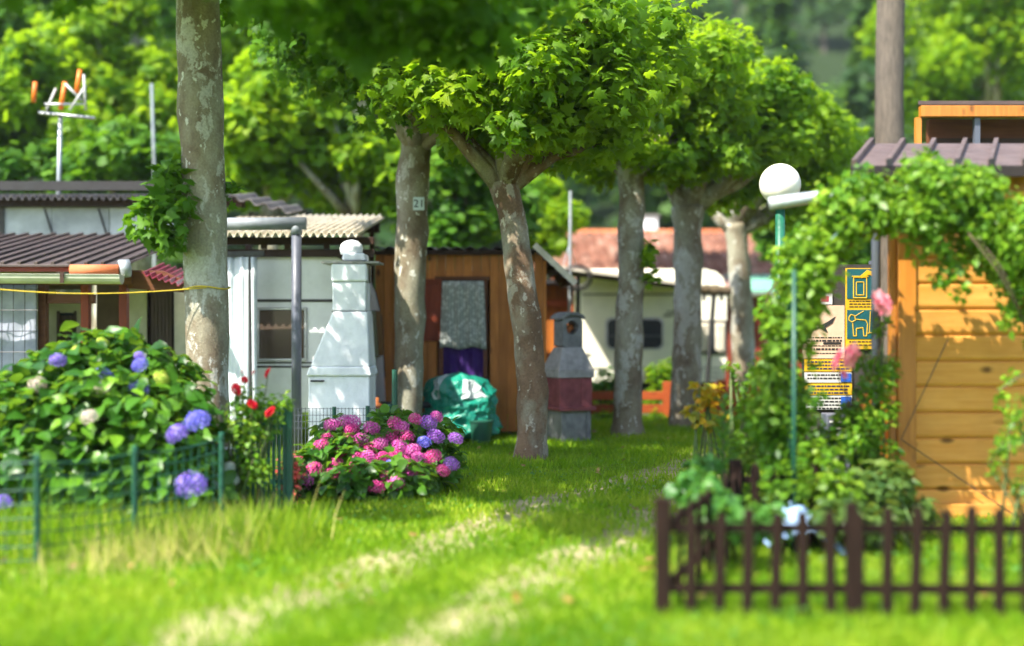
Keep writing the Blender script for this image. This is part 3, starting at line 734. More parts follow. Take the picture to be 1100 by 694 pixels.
# mesh-covered plastic screen
scr = thing('plastic_screen', 'grey plastic sheet stretched behind dark wire mesh at the left edge', 'screen', (WX(15, 13.1), 13.1, 0))
mb = MB(); nx, nz_ = 40, 24; vs = []; fs = []
for j in range(nz_+1):
    for i in range(nx+1):
        x = -6.6+(WX(40, 13.2)+6.6)*i/nx; z = 0.02+(WZ(308, 13.2))*j/nz_
        vs.append((x, 13.2+.05*noise.noise(Vector((x*3, z*2, 1)))+.03*noise.noise(Vector((x*9, z*6, 5))), z))
for j in range(nz_):
    for i in range(nx): fs.append((j*(nx+1)+i, j*(nx+1)+i+1, (j+1)*(nx+1)+i+1, (j+1)*(nx+1)+i))
mb.add(vs, fs); o = mb.build('sheet', 'plastic_grey', scr, smooth=True); md = o.modifiers.new('t', 'SOLIDIFY'); md.thickness = .004
mb = MB(); x = WX(39, 13.08)
while x > -6.6: mb.tube([(x, 13.08, 0), (x, 13.08, WZ(306, 13.08))], .004, 5); x -= .115
for j in range(10): mb.tube([(-6.6, 13.075, j*.21), (WX(41, 13.07), 13.075, j*.21+.01)], .004, 5)
mb.build('wire_mesh', 'black_metal', scr)
# upper awning behind the hut
up = thing('awning_roof', 'white panelled caravan awning under a dark corrugated roof, left above the hut', 'awning', (-5.6, 17, 0))
Yu = 16.2
mb = MB()
for a, b in ((-3, 55), (55.6, 117), (118, 160), (160.6, 215)): mb.bx(WX(a, Yu), WX(b, Yu), Yu, Yu+.04, WZ(254, Yu), WZ(223, Yu))
mb.bx(-9, WX(-6, Yu), Yu, Yu+.04, WZ(254, Yu), WZ(223, Yu)); mb.build('wall_panel', 'white_panel', up)
mb = MB(); mb.bx(WX(-6, Yu), WX(5, Yu), Yu-.03, Yu, WZ(254, Yu), WZ(223, Yu)); mb.bar((WX(48, Yu), Yu-.012, WZ(224, Yu)), (WX(57, Yu), Yu-.012, WZ(253, Yu)), .02); mb.bar((WX(106, Yu), Yu-.012, WZ(224, Yu)), (WX(115, Yu), Yu-.012, WZ(253, Yu)), .02); mb.build('strap', 'trim_dark', up)
mb = MB(); mb.bx(-9, WX(262, Yu), Yu-.12, Yu+.1, WZ(222.5, Yu), WZ(214, Yu)); mb.build('beam', 'dark_beam', up)
mb = MB(); mb.corr((-9, Yu-.3, WZ(212, Yu-.3)), (WX(252, Yu)+9, 0, 0), (0, 1.3, .15), 62, .028, .012); mb.corr((WX(252, Yu), Yu-.3, WZ(212, Yu-.3)+.02), (.75, 0, -.20), (0, 1.3, .15), 4, .028, .012)
mb.build('roof', 'fibre_dark', up, smooth=False)
mb = MB(); mb.bx(-9, WX(205, Yu), Yu-.1, Yu-.02, WZ(207, Yu)+.02, WZ(198, Yu)+.03); mb.build('ridge_flashing', 'roof_dark', up)
mb = MB(); mb.bar((WX(269, 16.6), 16.6, 0), (WX(269, 16.6), 16.6, WZ(228, 16.6)), .05); mb.build('post', 'black_metal', up)
# white hanging tarpaulin
tp = thing('tarpaulin', 'white hanging tarpaulin wall right of the nearest plane trunk', 'tarpaulin', (WX(255, 13.6), 13.6, 0))
mb = MB(); vs = []; fs = []; nx = 60; nz_ = 8
for j in range(nz_+1):
    for i in range(nx+1):
        u = i/nx; x = WX(205, 13.6)+(WX(276, 13.6)-WX(205, 13.6))*u; z = .05+(WZ(276, 13.6)-.05)*j/nz_
        vs.append((x, 13.6+.012*math.sin(u*36+.3*j)+.02*math.sin(u*13)+.008*math.sin(u*71), z))
for j in range(nz_):
    for i in range(nx): fs.append((j*(nx+1)+i, j*(nx+1)+i+1, (j+1)*(nx+1)+i+1, (j+1)*(nx+1)+i))
mb.add(vs, fs); o = mb.build('sheet', 'sheet_white', tp, smooth=True); md = o.modifiers.new('t', 'SOLIDIFY'); md.thickness = .004
mb = MB(); mb.bar(P(200, 274, 13.6), P(284, 272, 13.6), .05); mb.tube([P(268, 275, 13.6), P(270, 470, 13.6)], .02); mb.build('rail', 'black_metal', tp)
# grey drain pipe with cross pipe
dp = thing('drain_pipe', 'grey upright drainpipe with horizontal gutter pipe in front of the white caravan', 'drainpipe', (WX(318, 13.4), 13.4, 0))
mb = MB(); mb.tube([(WX(318.5, 13.4), 13.4, 0), P(318.5, 245, 13.4)], .052, 16); mb.build('upright_pipe', 'grey_metal', dp, smooth=True)
mb = MB(); mb.tube([P(318.5, 252, 13.4), P(318.5, 240, 13.4)], .06, 16); mb.build('socket', 'pipe_mid', dp, smooth=True)
mb = MB(); mb.tube([P(215, 241, 13.4), P(329, 240, 13.4)], .065, 16); mb.build('cross_pipe', 'pipe_mid', dp, smooth=True)
# yellow rope
mb = MB(); q = []
for i in range(30):
    u = i/29; a = P(-60, 305, 9.9); b = P(222, 309, 10.30); p = a.lerp(b, u); p.z -= .06*math.sin(math.pi*u); q.append(p)
mb.tube(q, .0045, 6)
c = Vector((WX(222, 10.5), 10.5, WZ(309, 10.4)))
mb.tube([c+Vector((.185*math.cos(t), .185*math.sin(t), .01*math.sin(3*t))) for t in np.linspace(0, 6.283, 25)], .0065, 6)
tag(mb.build('rope', 'yellow_rope', None, smooth=True), 'thin yellow rope tied round the nearest plane trunk', 'rope')

# ------------------------------------------------------------------ television aerial
an = thing('television_aerial', 'television aerial with orange tipped elements above the left roof', 'aerial', (WX(63, 16.6), 16.6, 2.9))
mb = MB(); mb.tube([(WX(62, 16.6), 16.6, 2.5), P(65, 122, 16.6)], .028, 10); mb.build('mast', 'zinc', an, smooth=True)
mb = MB(); mb.tube([P(42, 121, 16.6), P(102, 127, 16.5)], .02, 8); mb.tube([P(48, 112, 16.5), P(90, 112, 16.7)], .015, 8)
for i in range(9): mb.tube([P(46+i*6, 122+.5*i, 16.3), P(46+i*6, 121+.5*i, 16.9)], .012, 6)
mb.build('boom', 'alu', an, smooth=True)
for (a, b, c, d) in ((36, 110, 38, 88), (65, 118, 70, 88), (82, 100, 86, 75)):
    mb = MB(); mb.tube([P(a, b, 16.6), P(c, d, 16.6)], .03, 10); mb.build('dipole', 'orange', an, smooth=True)
mb = MB()
for (a, b, c, d) in ((50, 118, 60, 95), (75, 118, 92, 92), (70, 90, 88, 108), (90, 80, 92, 118)): mb.tube([P(a, b, 16.55), P(c, d, 16.6)], .016, 8)
mb.build('reflector', 'sign_white', an, smooth=True)
mb = MB(); mb.tube([P(163, 90, 20), P(166, 190, 20), (WX(166, 20), 20, 0)], .025, 8); tag(mb.build('flag_pole', 'zinc'), 'slender pale pole among the leaves left of the nearest plane trunk', 'pole')
ms = thing('mast', 'slim grey mast with coiled cable beside the wooden cabin roof', 'mast', (WX(612, 18.5), 18.5, 0))
mb = MB(); mb.tube([(WX(611, 18.5), 18.5, 0), P(613, 205, 18.5)], .022, 8); mb.build('pole', 'zinc', ms)
mb = MB(); c = P(620, 298, 18.3)
for k in range(4): mb.tube([c+Vector(((.16+.02*k)*math.cos(t), .02*k, (.13+.02*k)*math.sin(t))) for t in np.linspace(0, 6.283, 20)], .008, 5)
mb.build('cable_coil', 'trim_dark', ms)
mb = MB(); mb.tube([P(605, 285, 18.5), P(612, 262, 18.5)], .008, 5); mb.tube([P(619, 285, 18.6), P(612, 262, 18.5)], .008, 5); mb.build('stay', 'zinc', ms)

# ------------------------------------------------------------------ white caravan
def caravan_side(xl, xr, zb, zt, r, n=8):
    pts = [(xl, zb), (xr-.02, zb)]
    pts += [(xr, zb+.25)]
    for i in range(n+1):
        a = i/n*math.pi/2; pts.append((xr-r+r*math.cos(a)-.12*(i/n)*0, zt-r+r*math.sin(a)))
    for i in range(n+1):
        a = math.pi/2+i/n*math.pi/2; pts.append((xl+r+r*math.cos(a), zt-r+r*math.sin(a)))
    return pts
cv = thing('caravan', 'white caravan with brown curtained window behind the white barbecue', 'caravan', (-2.5, 14.8, 0))
Yc = 14.1; xr = WX(398, Yc); zt = WZ(271, Yc)
pts = [(-3.45, .38), (xr+.04, .38)]
pts += [(xr+.02, .7), (WX(396, Yc), WZ(340, Yc)), (WX(389, Yc), WZ(310, Yc)), (WX(380, Yc), WZ(290, Yc)), (WX(368, Yc), WZ(277, Yc)), (WX(352, Yc), zt), (-3.3, zt), (-3.45, zt-.3)]
mb = MB(); mb.prism(pts, Yc, Yc+1.33); body = mb.build('body', 'caravan', cv, bevel=.012)
mb = MB(); q = [(x-.012, Yc-.006, z) for x, z in pts[2:8]]; mb.tube(q, .014, 6)
q = [(x, Yc+1.33, z) for x, z in pts[2:8]]; mb.tube(q, .014, 6)
mb.bx(-3.45, WX(392, Yc), Yc-.012, Yc-.001, WZ(324.5, Yc), WZ(321.5, Yc)); mb.bx(-3.45, xr-.01, Yc-.012, Yc-.001, WZ(390.5, Yc), WZ(389, Yc)); mb.bx(-3.45, xr-.01, Yc-.012, Yc-.001, WZ(395, Yc), WZ(393, Yc)); mb.build('trim_strip', 'trim_dark', cv)
def window(cv, x0, x1, z0, z1, y, gl='glass_brown', fr='caravan', r=.05):
    m = MB(); m.bx(x0, x1, y-.022, y-.002, z0, z1); w = m.build('window', gl, cv, bevel=.01)
    m = MB(); t = .028
    for a in ((x0-t, x1+t, z0-t, z0), (x0-t, x1+t, z1, z1+t), (x0-t, x0, z0, z1), (x1, x1+t, z0, z1)): m.bx(a[0], a[1], y-.03, y-.001, a[2], a[3])
    m.build('frame', fr, w, bevel=.004); return w
w = window(cv, WX(279, Yc), WX(327, Yc), WZ(385, Yc), WZ(333, Yc), Yc, 'glass_brown', 'alu')
mb = MB(); mb.bx(WX(318, Yc), WX(320, Yc), Yc-.034, Yc-.022, WZ(385, Yc), WZ(333, Yc)); mb.build('mullion', 'caravan', w)
# front end window
mb = MB(); xs_ = xr+.012; mb.hexa([(xr-.02, Yc+.42, WZ(384, Yc)), (xr+.045, Yc+.42, WZ(384, Yc)), (xr+.045, Yc+1.0, WZ(384, Yc)), (xr-.02, Yc+1.0, WZ(384, Yc)), (xr-.06, Yc+.42, WZ(333, Yc)), (xr+.012, Yc+.42, WZ(333, Yc)), (xr+.012, Yc+1.0, WZ(333, Yc)), (xr-.06, Yc+1.0, WZ(333, Yc))]); mb.build('front_window', 'glass_olive', cv, bevel=.006)
mb = MB(); mb.tube([(xr+.02, Yc+.7, .42), (xr+.75, Yc+.7, .42), (xr+.8, Yc+1, .5)], .04, 8); mb.build('hitch', 'black_metal', cv)
for x in (-2.9,):
    mb = MB(); mb.tube([(x, Yc+.05, .3), (x, Yc+.23, .3)], .3, 24); wh = mb.build('wheel', 'rubber', cv); mb = MB(); mb.tube([(x, Yc+.03, .3), (x, Yc+.05, .3)], .17, 20); mb.build('rim', 'alu', wh)
# lean-to roof over it
cr = thing('lean_to_roof', 'cream corrugated lean-to roof on dark beams above the white caravan', 'roof', (-2.5, 15, 0))
mb = MB(); mb.corr((-3.35, 13.55, WZ(251, 13.55)), (WX(384, 13.55)+3.35, 0, 0), (.0, 2.9, .42), 22, .027, .014, per=8); mb.build('roof', 'fibre', cr)
mb = MB(); mb.bx(-3.4, WX(402, 14.2), 14.15, 14.27, WZ(263, 14.2), WZ(255, 14.2)); mb.bx(-3.4, WX(402, 14.0), 13.98, 14.04, WZ(276, 14.0), WZ(268, 14.0)); mb.bx(-3.4, WX(384, 14), 16.3, 16.4, 2.48, 2.62); mb.build('beam', 'dark_beam', cr, bevel=.005)
for px in (285, 310, 352):
    mb = MB(); mb.bx(WX(px, 14.1)-.03, WX(px, 14.1)+.03, 14.0, 14.06, WZ(268, 14.1), WZ(263, 14.1)); mb.build('strut', 'dark_beam', cr)
for x in (-1.75, -3.3):
    mb = MB(); mb.bx(x-.03, x+.03, 16.25, 16.3, 0, 2.6); mb.build('post', 'dark_beam', cr)

# ------------------------------------------------------------------ white masonry barbecue
bb = thing('barbecue', 'whitewashed masonry barbecue with tapering hood and chimney cowl', 'barbecue', (WX(364, 13.2), 13.2, 0), 'masonry barbecues')
Yb = 13.0
def frus(mb, px0, px1, py0, qx0, qx1, py1, Yf, d0, d1, mi=0, yf1=None):
    yf1 = Yf if yf1 is None else yf1
    z0, z1 = WZ(py0, Yf), WZ(py1, Yf)
    mb.hexa([(WX(px0, Yf), Yf, z0), (WX(px1, Yf), Yf, z0), (WX(px1, Yf), Yf+d0, z0), (WX(px0, Yf), Yf+d0, z0), (WX(qx0, Yf), yf1, z1), (WX(qx1, Yf), yf1, z1), (WX(qx1, Yf), yf1+d1, z1), (WX(qx0, Yf), yf1+d1, z1)], mi)
mb = MB(); frus(mb, 331, 397, 491, 331, 397, 404, Yb, .6, .6); base = mb.build('base', 'white_paint', bb, bevel=.015)
mb = MB(); frus(mb, 329, 399, 404, 332, 397, 394, Yb-.03, .66, .62); frus(mb, 333, 397, 394, 357, 394, 334, Yb-.02, .6, .42, yf1=Yb+.02); mb.build('hood', 'white_paint', bb, bevel=.015)
mb = MB(); mb.bx(WX(334, Yb), WX(349, Yb), Yb-.036, Yb-.028, WZ(408, Yb)-.02, WZ(406, Yb)-.02); mb.build('draught_slot', 'ink', bb)
mb = MB(); mb.bx(WX(356, Yb), WX(394, Yb), Yb+.022, Yb+.034, WZ(335.2, Yb), WZ(334, Yb)); mb.build('joint', 'concrete', bb)
mb = MB(); frus(mb, 357, 393, 334, 357, 393, 303, Yb+.03, .38, .38); mb.build('chimney', 'white_paint', bb, bevel=.012)
mb = MB(); frus(mb, 355.5, 394, 302.5, 355.5, 394, 283, Yb+.01, .42, .42); cb = mb.build('chimney_block', 'white_paint', bb, bevel=.02)
mb = MB(); xh = WX(394, Yb+.01)+.004; c = Vector((xh, Yb+.22, WZ(294, Yb+.01))); mb.add([c+Vector((0, .085*math.cos(t), .09*math.sin(t))) for t in np.linspace(0, 6.283, 20)[:-1]]+[c+Vector((.006, .085*math.cos(t), .09*math.sin(t))) for t in np.linspace(0, 6.283, 20)[:-1]],
   [tuple(range(19)), tuple(range(37, 18, -1))]+[(i, (i+1) % 19, 19+(i+1) % 19, 19+i) for i in range(19)]); mb.build('smoke_hole', 'ink', cb)
mb = MB(); mb.bx(WX(345, Yb), WX(407, Yb), Yb+.0, Yb+.5, WZ(282.7, Yb), WZ(280.6, Yb)); mb.build('top_slab', 'concrete_lt', bb)
mb = MB(); frus(mb, 367, 393, 280, 368, 392, 272, Yb+.1, .3, .3); mb.build('cowl_base', 'white_paint', bb, bevel=.02)
mb = MB(); c = P(377.5, 270, Yb+.25); mb.lathe(c, [(.11, -.03), (.118, .03), (.105, .07), (.07, .1), (.02, .115)], 20); mb.build('cowl', 'white_paint', bb, smooth=True)

# ------------------------------------------------------------------ wooden cabin
cb = thing('wooden_cabin', 'brown vertical board cabin with lace curtained door behind the green tarpaulin', 'cabin', (WX(490, 16.5), 16.5, 0))
Yk = 15.5
mb = MB(); x = WX(403, Yk); xe = WX(587, Yk); dx0, dx1 = WX(476, Yk), WX(519, Yk); sx0 = WX(455, Yk)
while x < xe-.01:
    x2 = min(x+.105, xe); zt = WZ(271, Yk)
    if x2 <= dx0 or x >= dx1: mb.bx(x+.003, x2-.002, Yk+random.uniform(0, .004), Yk+.03, .06, zt)
    else: mb.bx(x+.003, x2-.002, Yk+random.uniform(0, .004), Yk+.03, WZ(300, Yk), zt)
    x = x2
y = Yk+.03
while y < 18.4:
    mb.bx(xe-.03, xe, y+.003, min(y+.1, 18.4), .06, WZ(271, Yk)-.1); y += .1
mb.bx(WX(403, Yk), WX(403, Yk)+.03, Yk+.03, 18.4, .06, WZ(271, Yk)); mb.bx(WX(403, Yk), xe, 18.4, 18.43, .06, WZ(271, Yk)-.1)
mb.build('wall', 'cabin_wood', cb)
mb = MB(); mb.bx(dx0-.0, dx1, Yk+.035, Yk+.05, .06, WZ(300, Yk)); mb.build('door', 'dark_wood', cb)
mb = MB(); mb.bx(dx0-.05, dx0, Yk-.015, Yk+.03, .06, WZ(298, Yk)); mb.bx(dx1, dx1+.05, Yk-.015, Yk+.03, .06, WZ(298, Yk)); mb.bx(dx0-.1, dx1+.08, Yk-.03, Yk+.0-.002, WZ(301, Yk), WZ(297, Yk)); mb.build('door_frame', 'brown_beam', cb, bevel=.003)
sh = MB(); sh.bx(WX(455, Yk), WX(474, Yk), Yk-.03, Yk-.003, WZ(366, Yk), WZ(300, Yk)); sh.bx(WX(455, Yk), WX(474, Yk), Yk-.045, Yk-.03, WZ(306, Yk), WZ(300, Yk)); sh.bx(WX(455, Yk), WX(474, Yk), Yk-.045, Yk-.03, WZ(366, Yk), WZ(360, Yk)); sh.bx(WX(471, Yk), WX(474, Yk), Yk-.046, Yk-.031, WZ(360, Yk), WZ(306, Yk))
sh.build('shutter', 'shutter_wood', cb, bevel=.004)
def curtain(name, x0, x1, zb, zt, y, mat, parent, amp=.02, fr=30, flare=0):
    m = MB(); nx = 60; nzz = 10; vs = []; fs = []
    for j in range(nzz+1):
        for i in range(nx+1):
            u = i/nx; v = j/nzz; xx = x0+(x1-x0)*u+flare*(1-v)*(u-.5)*2
            zz = zb+(zt-zb)*v+(.015*math.sin(u*11)*(1-v)); vs.append((xx, y+amp*math.sin(u*fr+v)+amp*.5*math.sin(u*fr*.37+2), zz))
    for j in range(nzz):
        for i in range(nx): fs.append((j*(nx+1)+i, j*(nx+1)+i+1, (j+1)*(nx+1)+i+1, (j+1)*(nx+1)+i))
    m.add(vs, fs); o = m.build(name, mat, parent, smooth=True); md = o.modifiers.new('t', 'SOLIDIFY'); md.thickness = .003; return o
curtain('lace_curtain', WX(475.5, Yk), WX(520, Yk), WZ(374, Yk), WZ(302, Yk), Yk-.06, 'lace', cb, .012, 26, .03)
curtain('purple_curtain', WX(476.5, Yk), WX(519, Yk), .1, WZ(372, Yk), Yk-.01, 'purple', cb, .014, 22)
# roof: main sheet and right overhang
mb = MB(); mb.corr((WX(400, 15.35), 15.35, WZ(266, 15.35)), (WX(574, 15.35)-WX(400, 15.35), 0, 0), (.0, 3.25, .12), 12, .018, .012)
mb.corr((WX(574, 15.2), 15.2, WZ(266, 15.2)+.01), (.46, 0, -.43), (.0, 3.4, .05), 6, .018, .012); rf = mb.build('roof', 'fibre_dark', cb)
mb = MB(); x = WX(398, 15.3)
mb.bx(WX(400, 15.3), WX(574, 15.3), 15.40, 15.46, WZ(273, 15.3), WZ(268.5, 15.3))
while x < WX(574, 15.3): mb.bx(x, x+.05, 15.36, 15.4, WZ(272, 15.3)+.01, WZ(268, 15.3)); x += .24
mb.build('eaves', 'dark_beam', rf)
mb = MB(); a = P(574, 263, 15.15); b = a+Vector((.48, 0, -.45)); mb.bar(a, b, .03, .07); mb.build('verge_board', 'fibre', rf); mb = MB(); mb.bx(WX(584, 15.4), WX(612, 15.4)+.0, 15.6, 15.68, WZ(294, 15.4), WZ(289, 15.4)); mb.build('bracket', 'dark_beam', rf)
# orange boarded hut between
oh = thing('boarded_hut', 'narrow orange boarded hut seen between cabin and cream caravan', 'hut', (WX(600, 19.5), 19.5, 0))
mb = MB(); x = WX(560, 19.4)
while x < WX(613, 19.4): mb.bx(x, x+.1, 19.4, 19.44, 0.05, WZ(306, 19.4)); x += .105
mb.build('wall', 'cabin_orange', oh)
mb = MB(); mb.bx(WX(560, 19.4), WX(616, 19.4), 19.34, 19.39, WZ(329, 19.4), WZ(322, 19.4)); mb.bx(WX(611, 19.3), WX(616, 19.3), 19.28, 19.34, 0, WZ(300, 19.4)); mb.bx(WX(560, 19.4), WX(612, 19.4), 19.46, 19.9, 0.05, WZ(306, 19.4)); mb.build('frame', 'fence_orange', oh, bevel=.004)
mb = MB(); mb.bx(WX(556, 19.2), WX(618, 19.2), 19.1, 20.0, WZ(305, 19.3), WZ(301, 19.3)); mb.build('roof', 'roof_dark', oh)

# ------------------------------------------------------------------ tarpaulin heap
def heap(u, v, off=0):
    # u around 0..1, v 0 bottom .. 1 top
    a = u*2*math.pi
    c = Vector((WX(492, 14.9), 14.9, 0)); ht = WZ(402, 14.9)
    prof = [(0, .30), (.08, .44), (.2, .43), (.38, .36), (.55, .37), (.72, .35), (.88, .27), (.96, .16), (1, .0)]
    for (v0, r0), (v1, r1) in zip(prof[:-1], prof[1:]):
        if v0 <= v <= v1: r = r0+(r1-r0)*(v-v0)/(v1-v0)
    z = .05+v*(ht-.05)
    d = Vector((math.cos(a), math.sin(a), 0)); q = Vector((d.x*1.2, d.y*1.2, v*2.2))
    n1 = noise.noise(q*1.3); n2 = 1-abs(noise.noise(q*2.6+Vector((5, 0, 0))))*2; n3 = 1-abs(noise.noise(q*5.5+Vector((0, 9, 0))))*2
    r *= 1+.20*n1+.13*n2+.05*n3
    lean = .06*(1-v)+.0
    return c+Vector((d.x*(r+off)*1.0+lean, d.y*(r+off)*.75, z+(.05*n1+off)*min(1, v*4)))
hp = thing('covered_barbecue', 'green plastic tarpaulin with cloudy clear patches wrapped over a garden heap', 'tarpaulin', (WX(492, 14.9), 14.9, 0))
mb = MB(); nu, nv = 72, 48; vs = [heap(i/nu, j/nv) for j in range(nv+1) for i in range(nu)]
fs = [(j*nu+i, j*nu+(i+1) % nu, (j+1)*nu+(i+1) % nu, (j+1)*nu+i) for j in range(nv) for i in range(nu)]
mb.add(vs, fs); o = mb.build('tarpaulin', 'tarp', hp)
def patch(u0, u1, v0, v1):
    m = MB(); n = 12; vs = []; fs = []
    for j in range(n+1):
        for i in range(n+1):
            s_, t_ = i/n, j/n; w_ = .45+.55*t_ if u0 < .7 else 1-.35*t_
            uu = (u0+u1)/2+(u1-u0)*(s_-.5)*w_; vs.append(heap(uu, v0+(v1-v0)*t_, .008))
    for j in range(n):
        for i in range(n): fs.append((j*(n+1)+i, j*(n+1)+i+1, (j+1)*(n+1)+i+1, (j+1)*(n+1)+i))
    m.add(vs, fs); m.build('clear_patch', 'tarp_clear', hp)
patch(.60, .68, .62, .95); patch(.76, .88, .62, .88)
bk = thing('bucket', 'dark green plastic bucket half under the green tarpaulin', 'bucket', (WX(517, 14.6), 14.6, 0))
mb = MB(); mb.lathe((WX(517, 14.6), 14.6, 0), [(.1, 0), (.125, .2), (.13, .24), (.138, .24), (.138, .26), (.125, .26)], 24); mb.build('tub', 'green_plastic', bk, smooth=False)

# ------------------------------------------------------------------ grey barbecue (turned a little)
gb = thing('barbecue', 'grey concrete barbecue with maroon firebox and round topped chimney', 'barbecue', (WX(609, 15), 15, 0), 'masonry barbecues')
def rot_build(mb, name, mat, par, ang=R(24), **kw):
    c = WORLDLOC[gb.name]
    m = Matrix.Rotation(ang, 3, 'Z')
    mb.v = [tuple(m @ (Vector(v)-c)+c) for v in mb.v]; return mb.build(name, mat, par, **kw)
gx_, gy_ = WORLDLOC[gb.name].x, 15.0
def gbx(mb, x0, x1, y0, y1, z0, z1): mb.bx(gx_+x0, gx_+x1, gy_+y0, gy_+y1, z0, z1)
zs = lambda py: WZ(py, 15)
for a, b in ((-.17, -.11), (.15, .21)):
    mb = MB(); gbx(mb, a, b, -.2, .2, 0, zs(440)); rot_build(mb, 'side_support', 'concrete', gb, bevel=.006)
mb = MB(); gbx(mb, -.11, .15, -.185, .2, 0, zs(440)); rot_build(mb, 'base', 'concrete', gb, bevel=.004)
mb = MB(); gbx(mb, -.22, .25, -.25, .23, zs(440), zs(436)); rot_build(mb, 'hearth_slab', 'maroon', gb, bevel=.006)
mb = MB(); gbx(mb, -.2, .07, -.22, .21, zs(436), zs(405)); gbx(mb, .073, .215, -.215, .21, zs(436), zs(405)); rot_build(mb, 'firebox', 'maroon', gb, bevel=.006)
mb = MB()
def fr2(x0, x1, y0, y1, z0, a0, a1, b0, b1, z1):
    mb.hexa([(gx_+x0, gy_+y0, z0), (gx_+x1, gy_+y0, z0), (gx_+x1, gy_+y1, z0), (gx_+x0, gy_+y1, z0), (gx_+a0, gy_+b0, z1), (gx_+a1, gy_+b0, z1), (gx_+a1, gy_+b1, z1), (gx_+a0, gy_+b1, z1)])
fr2(-.22, .23, -.24, .22, zs(405), -.22, .23, -.24, .22, zs(397)); fr2(-.22, .23, -.24, .22, zs(397), -.1, .15, -.1, .14, zs(373)); rot_build(mb, 'hood', 'concrete_lt', gb, bevel=.005)
mb = MB(); pp = [(gx_-.1, zs(373)), (gx_+.15, zs(373)), (gx_+.15, zs(342)), (gx_-.1, zs(342))]
ring = []; cxh, czh, rh = gx_+.02, zs(352), .075
# chimney with a round opening through it
nn_ = 24; outer = []
for i in range(nn_):
    a = 2*math.pi*i/nn_; dx_, dz_ = math.cos(a), math.sin(a)
    s1 = min((.13 if dx_ > 0 else .12)/max(abs(dx_), 1e-6), ((zs(342)-czh) if dz_ > 0 else (czh-zs(373)))/max(abs(dz_), 1e-6)); outer.append((cxh+dx_*s1, czh+dz_*s1))
inn = [(cxh+rh*math.cos(2*math.pi*i/nn_), czh+rh*1.1*math.sin(2*math.pi*i/nn_)) for i in range(nn_)]
vs = []
for yy in (gy_-.1, gy_+.14):
    vs += [(x, yy, z) for x, z in outer]+[(x, yy, z) for x, z in inn]
fs = []
for i in range(nn_):
    j = (i+1) % nn_; fs += [(i, j, nn_+j, nn_+i), (2*nn_+i, 3*nn_+i, 3*nn_+j, 2*nn_+j), (i, 2*nn_+i, 2*nn_+j, j), (nn_+i, nn_+j, 3*nn_+j, 3*nn_+i)]
mb.add(vs, fs); rot_build(mb, 'chimney', 'concrete', gb)
mb = MB(); arc = [(gx_+.02+.155*math.cos(a), zs(343)+.085*math.sin(a)) for a in np.linspace(0, math.pi, 13)]; arc2 = [(gx_+.02+.125*math.cos(a), zs(343)+.05*math.sin(a)) for a in np.linspace(math.pi, 0, 13)]
n = 13
vs = [(x, gy_-.13, z) for x, z in arc]+[(x, gy_-.13, z) for x, z in arc2[::-1]]+[(x, gy_+.17, z) for x, z in arc]+[(x, gy_+.17, z) for x, z in arc2[::-1]]
fs = []
for i in range(n-1): fs += [(i, i+1, n+i+1, n+i), (2*n+i, 3*n+i, 3*n+i+1, 2*n+i+1), (i, 2*n+i, 2*n+i+1, i+1), (n+i, n+i+1, 3*n+i+1, 3*n+i)]
fs += [(0, n, 3*n, 2*n), (n-1, 3*n-1, 4*n-1, 2*n-1)]
mb.add(vs, fs); mb.prism([(gx_-.105, zs(343)), (gx_+.145, zs(343)), (gx_+.145, zs(343)+.03), (gx_+.08, zs(343)+.046), (gx_-.04, zs(343)+.046), (gx_-.105, zs(343)+.03)], gy_-.09, gy_+.13)
rot_build(mb, 'rounded_cap', 'concrete', gb)
mb = MB(); mb.tube([(cxh-.03, gy_-.02, czh-.06), (cxh+.0, gy_-.02, czh), (cxh+.035, gy_-.02, czh+.03)], [.03, .045, .018], 8); mb.tube([(cxh+.02, gy_-.02, czh+.03), (cxh+.045, gy_-.04, czh-.02)], .008, 6); rot_build(mb, 'vane', 'rust', gb)

# ------------------------------------------------------------------ cream caravan
c2 = thing('caravan', 'cream caravan with dark rounded window under a flat awning roof', 'caravan', (2.3, 22, 0))
Yv = 21.0; xl, xr = WX(624, Yv), WX(781, Yv); zt = WZ(289, Yv); zb = WZ(411, Yv)
pts = [(xl+.04, zb), (xr-.05, zb), (xr, zb+.3), (xr, zt-.35), (xr-.06, zt-.14), (xr-.18, zt-.04), (xr-.36, zt), (xl+.12, zt), (xl+.02, zt-.1), (xl, zt-.3)]
mb = MB(); mb.prism(pts, Yv, Yv+2.1); mb.build('body', 'caravan_cream', c2, bevel=.015)
mb = MB(); mb.bx(xl+.01, xr-.01, Yv-.012, Yv-.001, WZ(317, Yv), WZ(315.5, Yv))
for py in (395, 400, 405): mb.bx(WX(757, Yv), xr-.01, Yv-.01, Yv-.001, WZ(py+.7, Yv), WZ(py, Yv))
mb.bx(xl+.01, WX(757, Yv), Yv-.01, Yv-.001, WZ(396, Yv), WZ(395, Yv)); mb.bx(WX(716, Yv), WX(722, Yv)+.02, Yv-.014, Yv-.002, WZ(390, Yv), WZ(389, Yv)); mb.build('trim_strip', 'trim_dark', c2)
def roundrect(x0, x1, z0, z1, r, n=5):
    o = []
    for cx_, cz_, a0 in ((x1-r, z1-r, 0), (x0+r, z1-r, 90), (x0+r, z0+r, 180), (x1-r, z0+r, 270)):
        for i in range(n+1): a = R(a0+90*i/n); o.append((cx_+r*math.cos(a), cz_+r*math.sin(a)))
    return o
mb = MB(); mb.prism(roundrect(WX(650, Yv), WX(713, Yv), WZ(376, Yv), WZ(341, Yv), .1)[::-1], Yv-.018, Yv-.002); mb.build('window_frame', 'alu', c2)
mb = MB(); mb.prism(roundrect(WX(652.5, Yv), WX(711, Yv), WZ(374, Yv), WZ(343, Yv), .09)[::-1], Yv-.035, Yv-.0185); w = mb.build('window', 'glass_dark', c2)
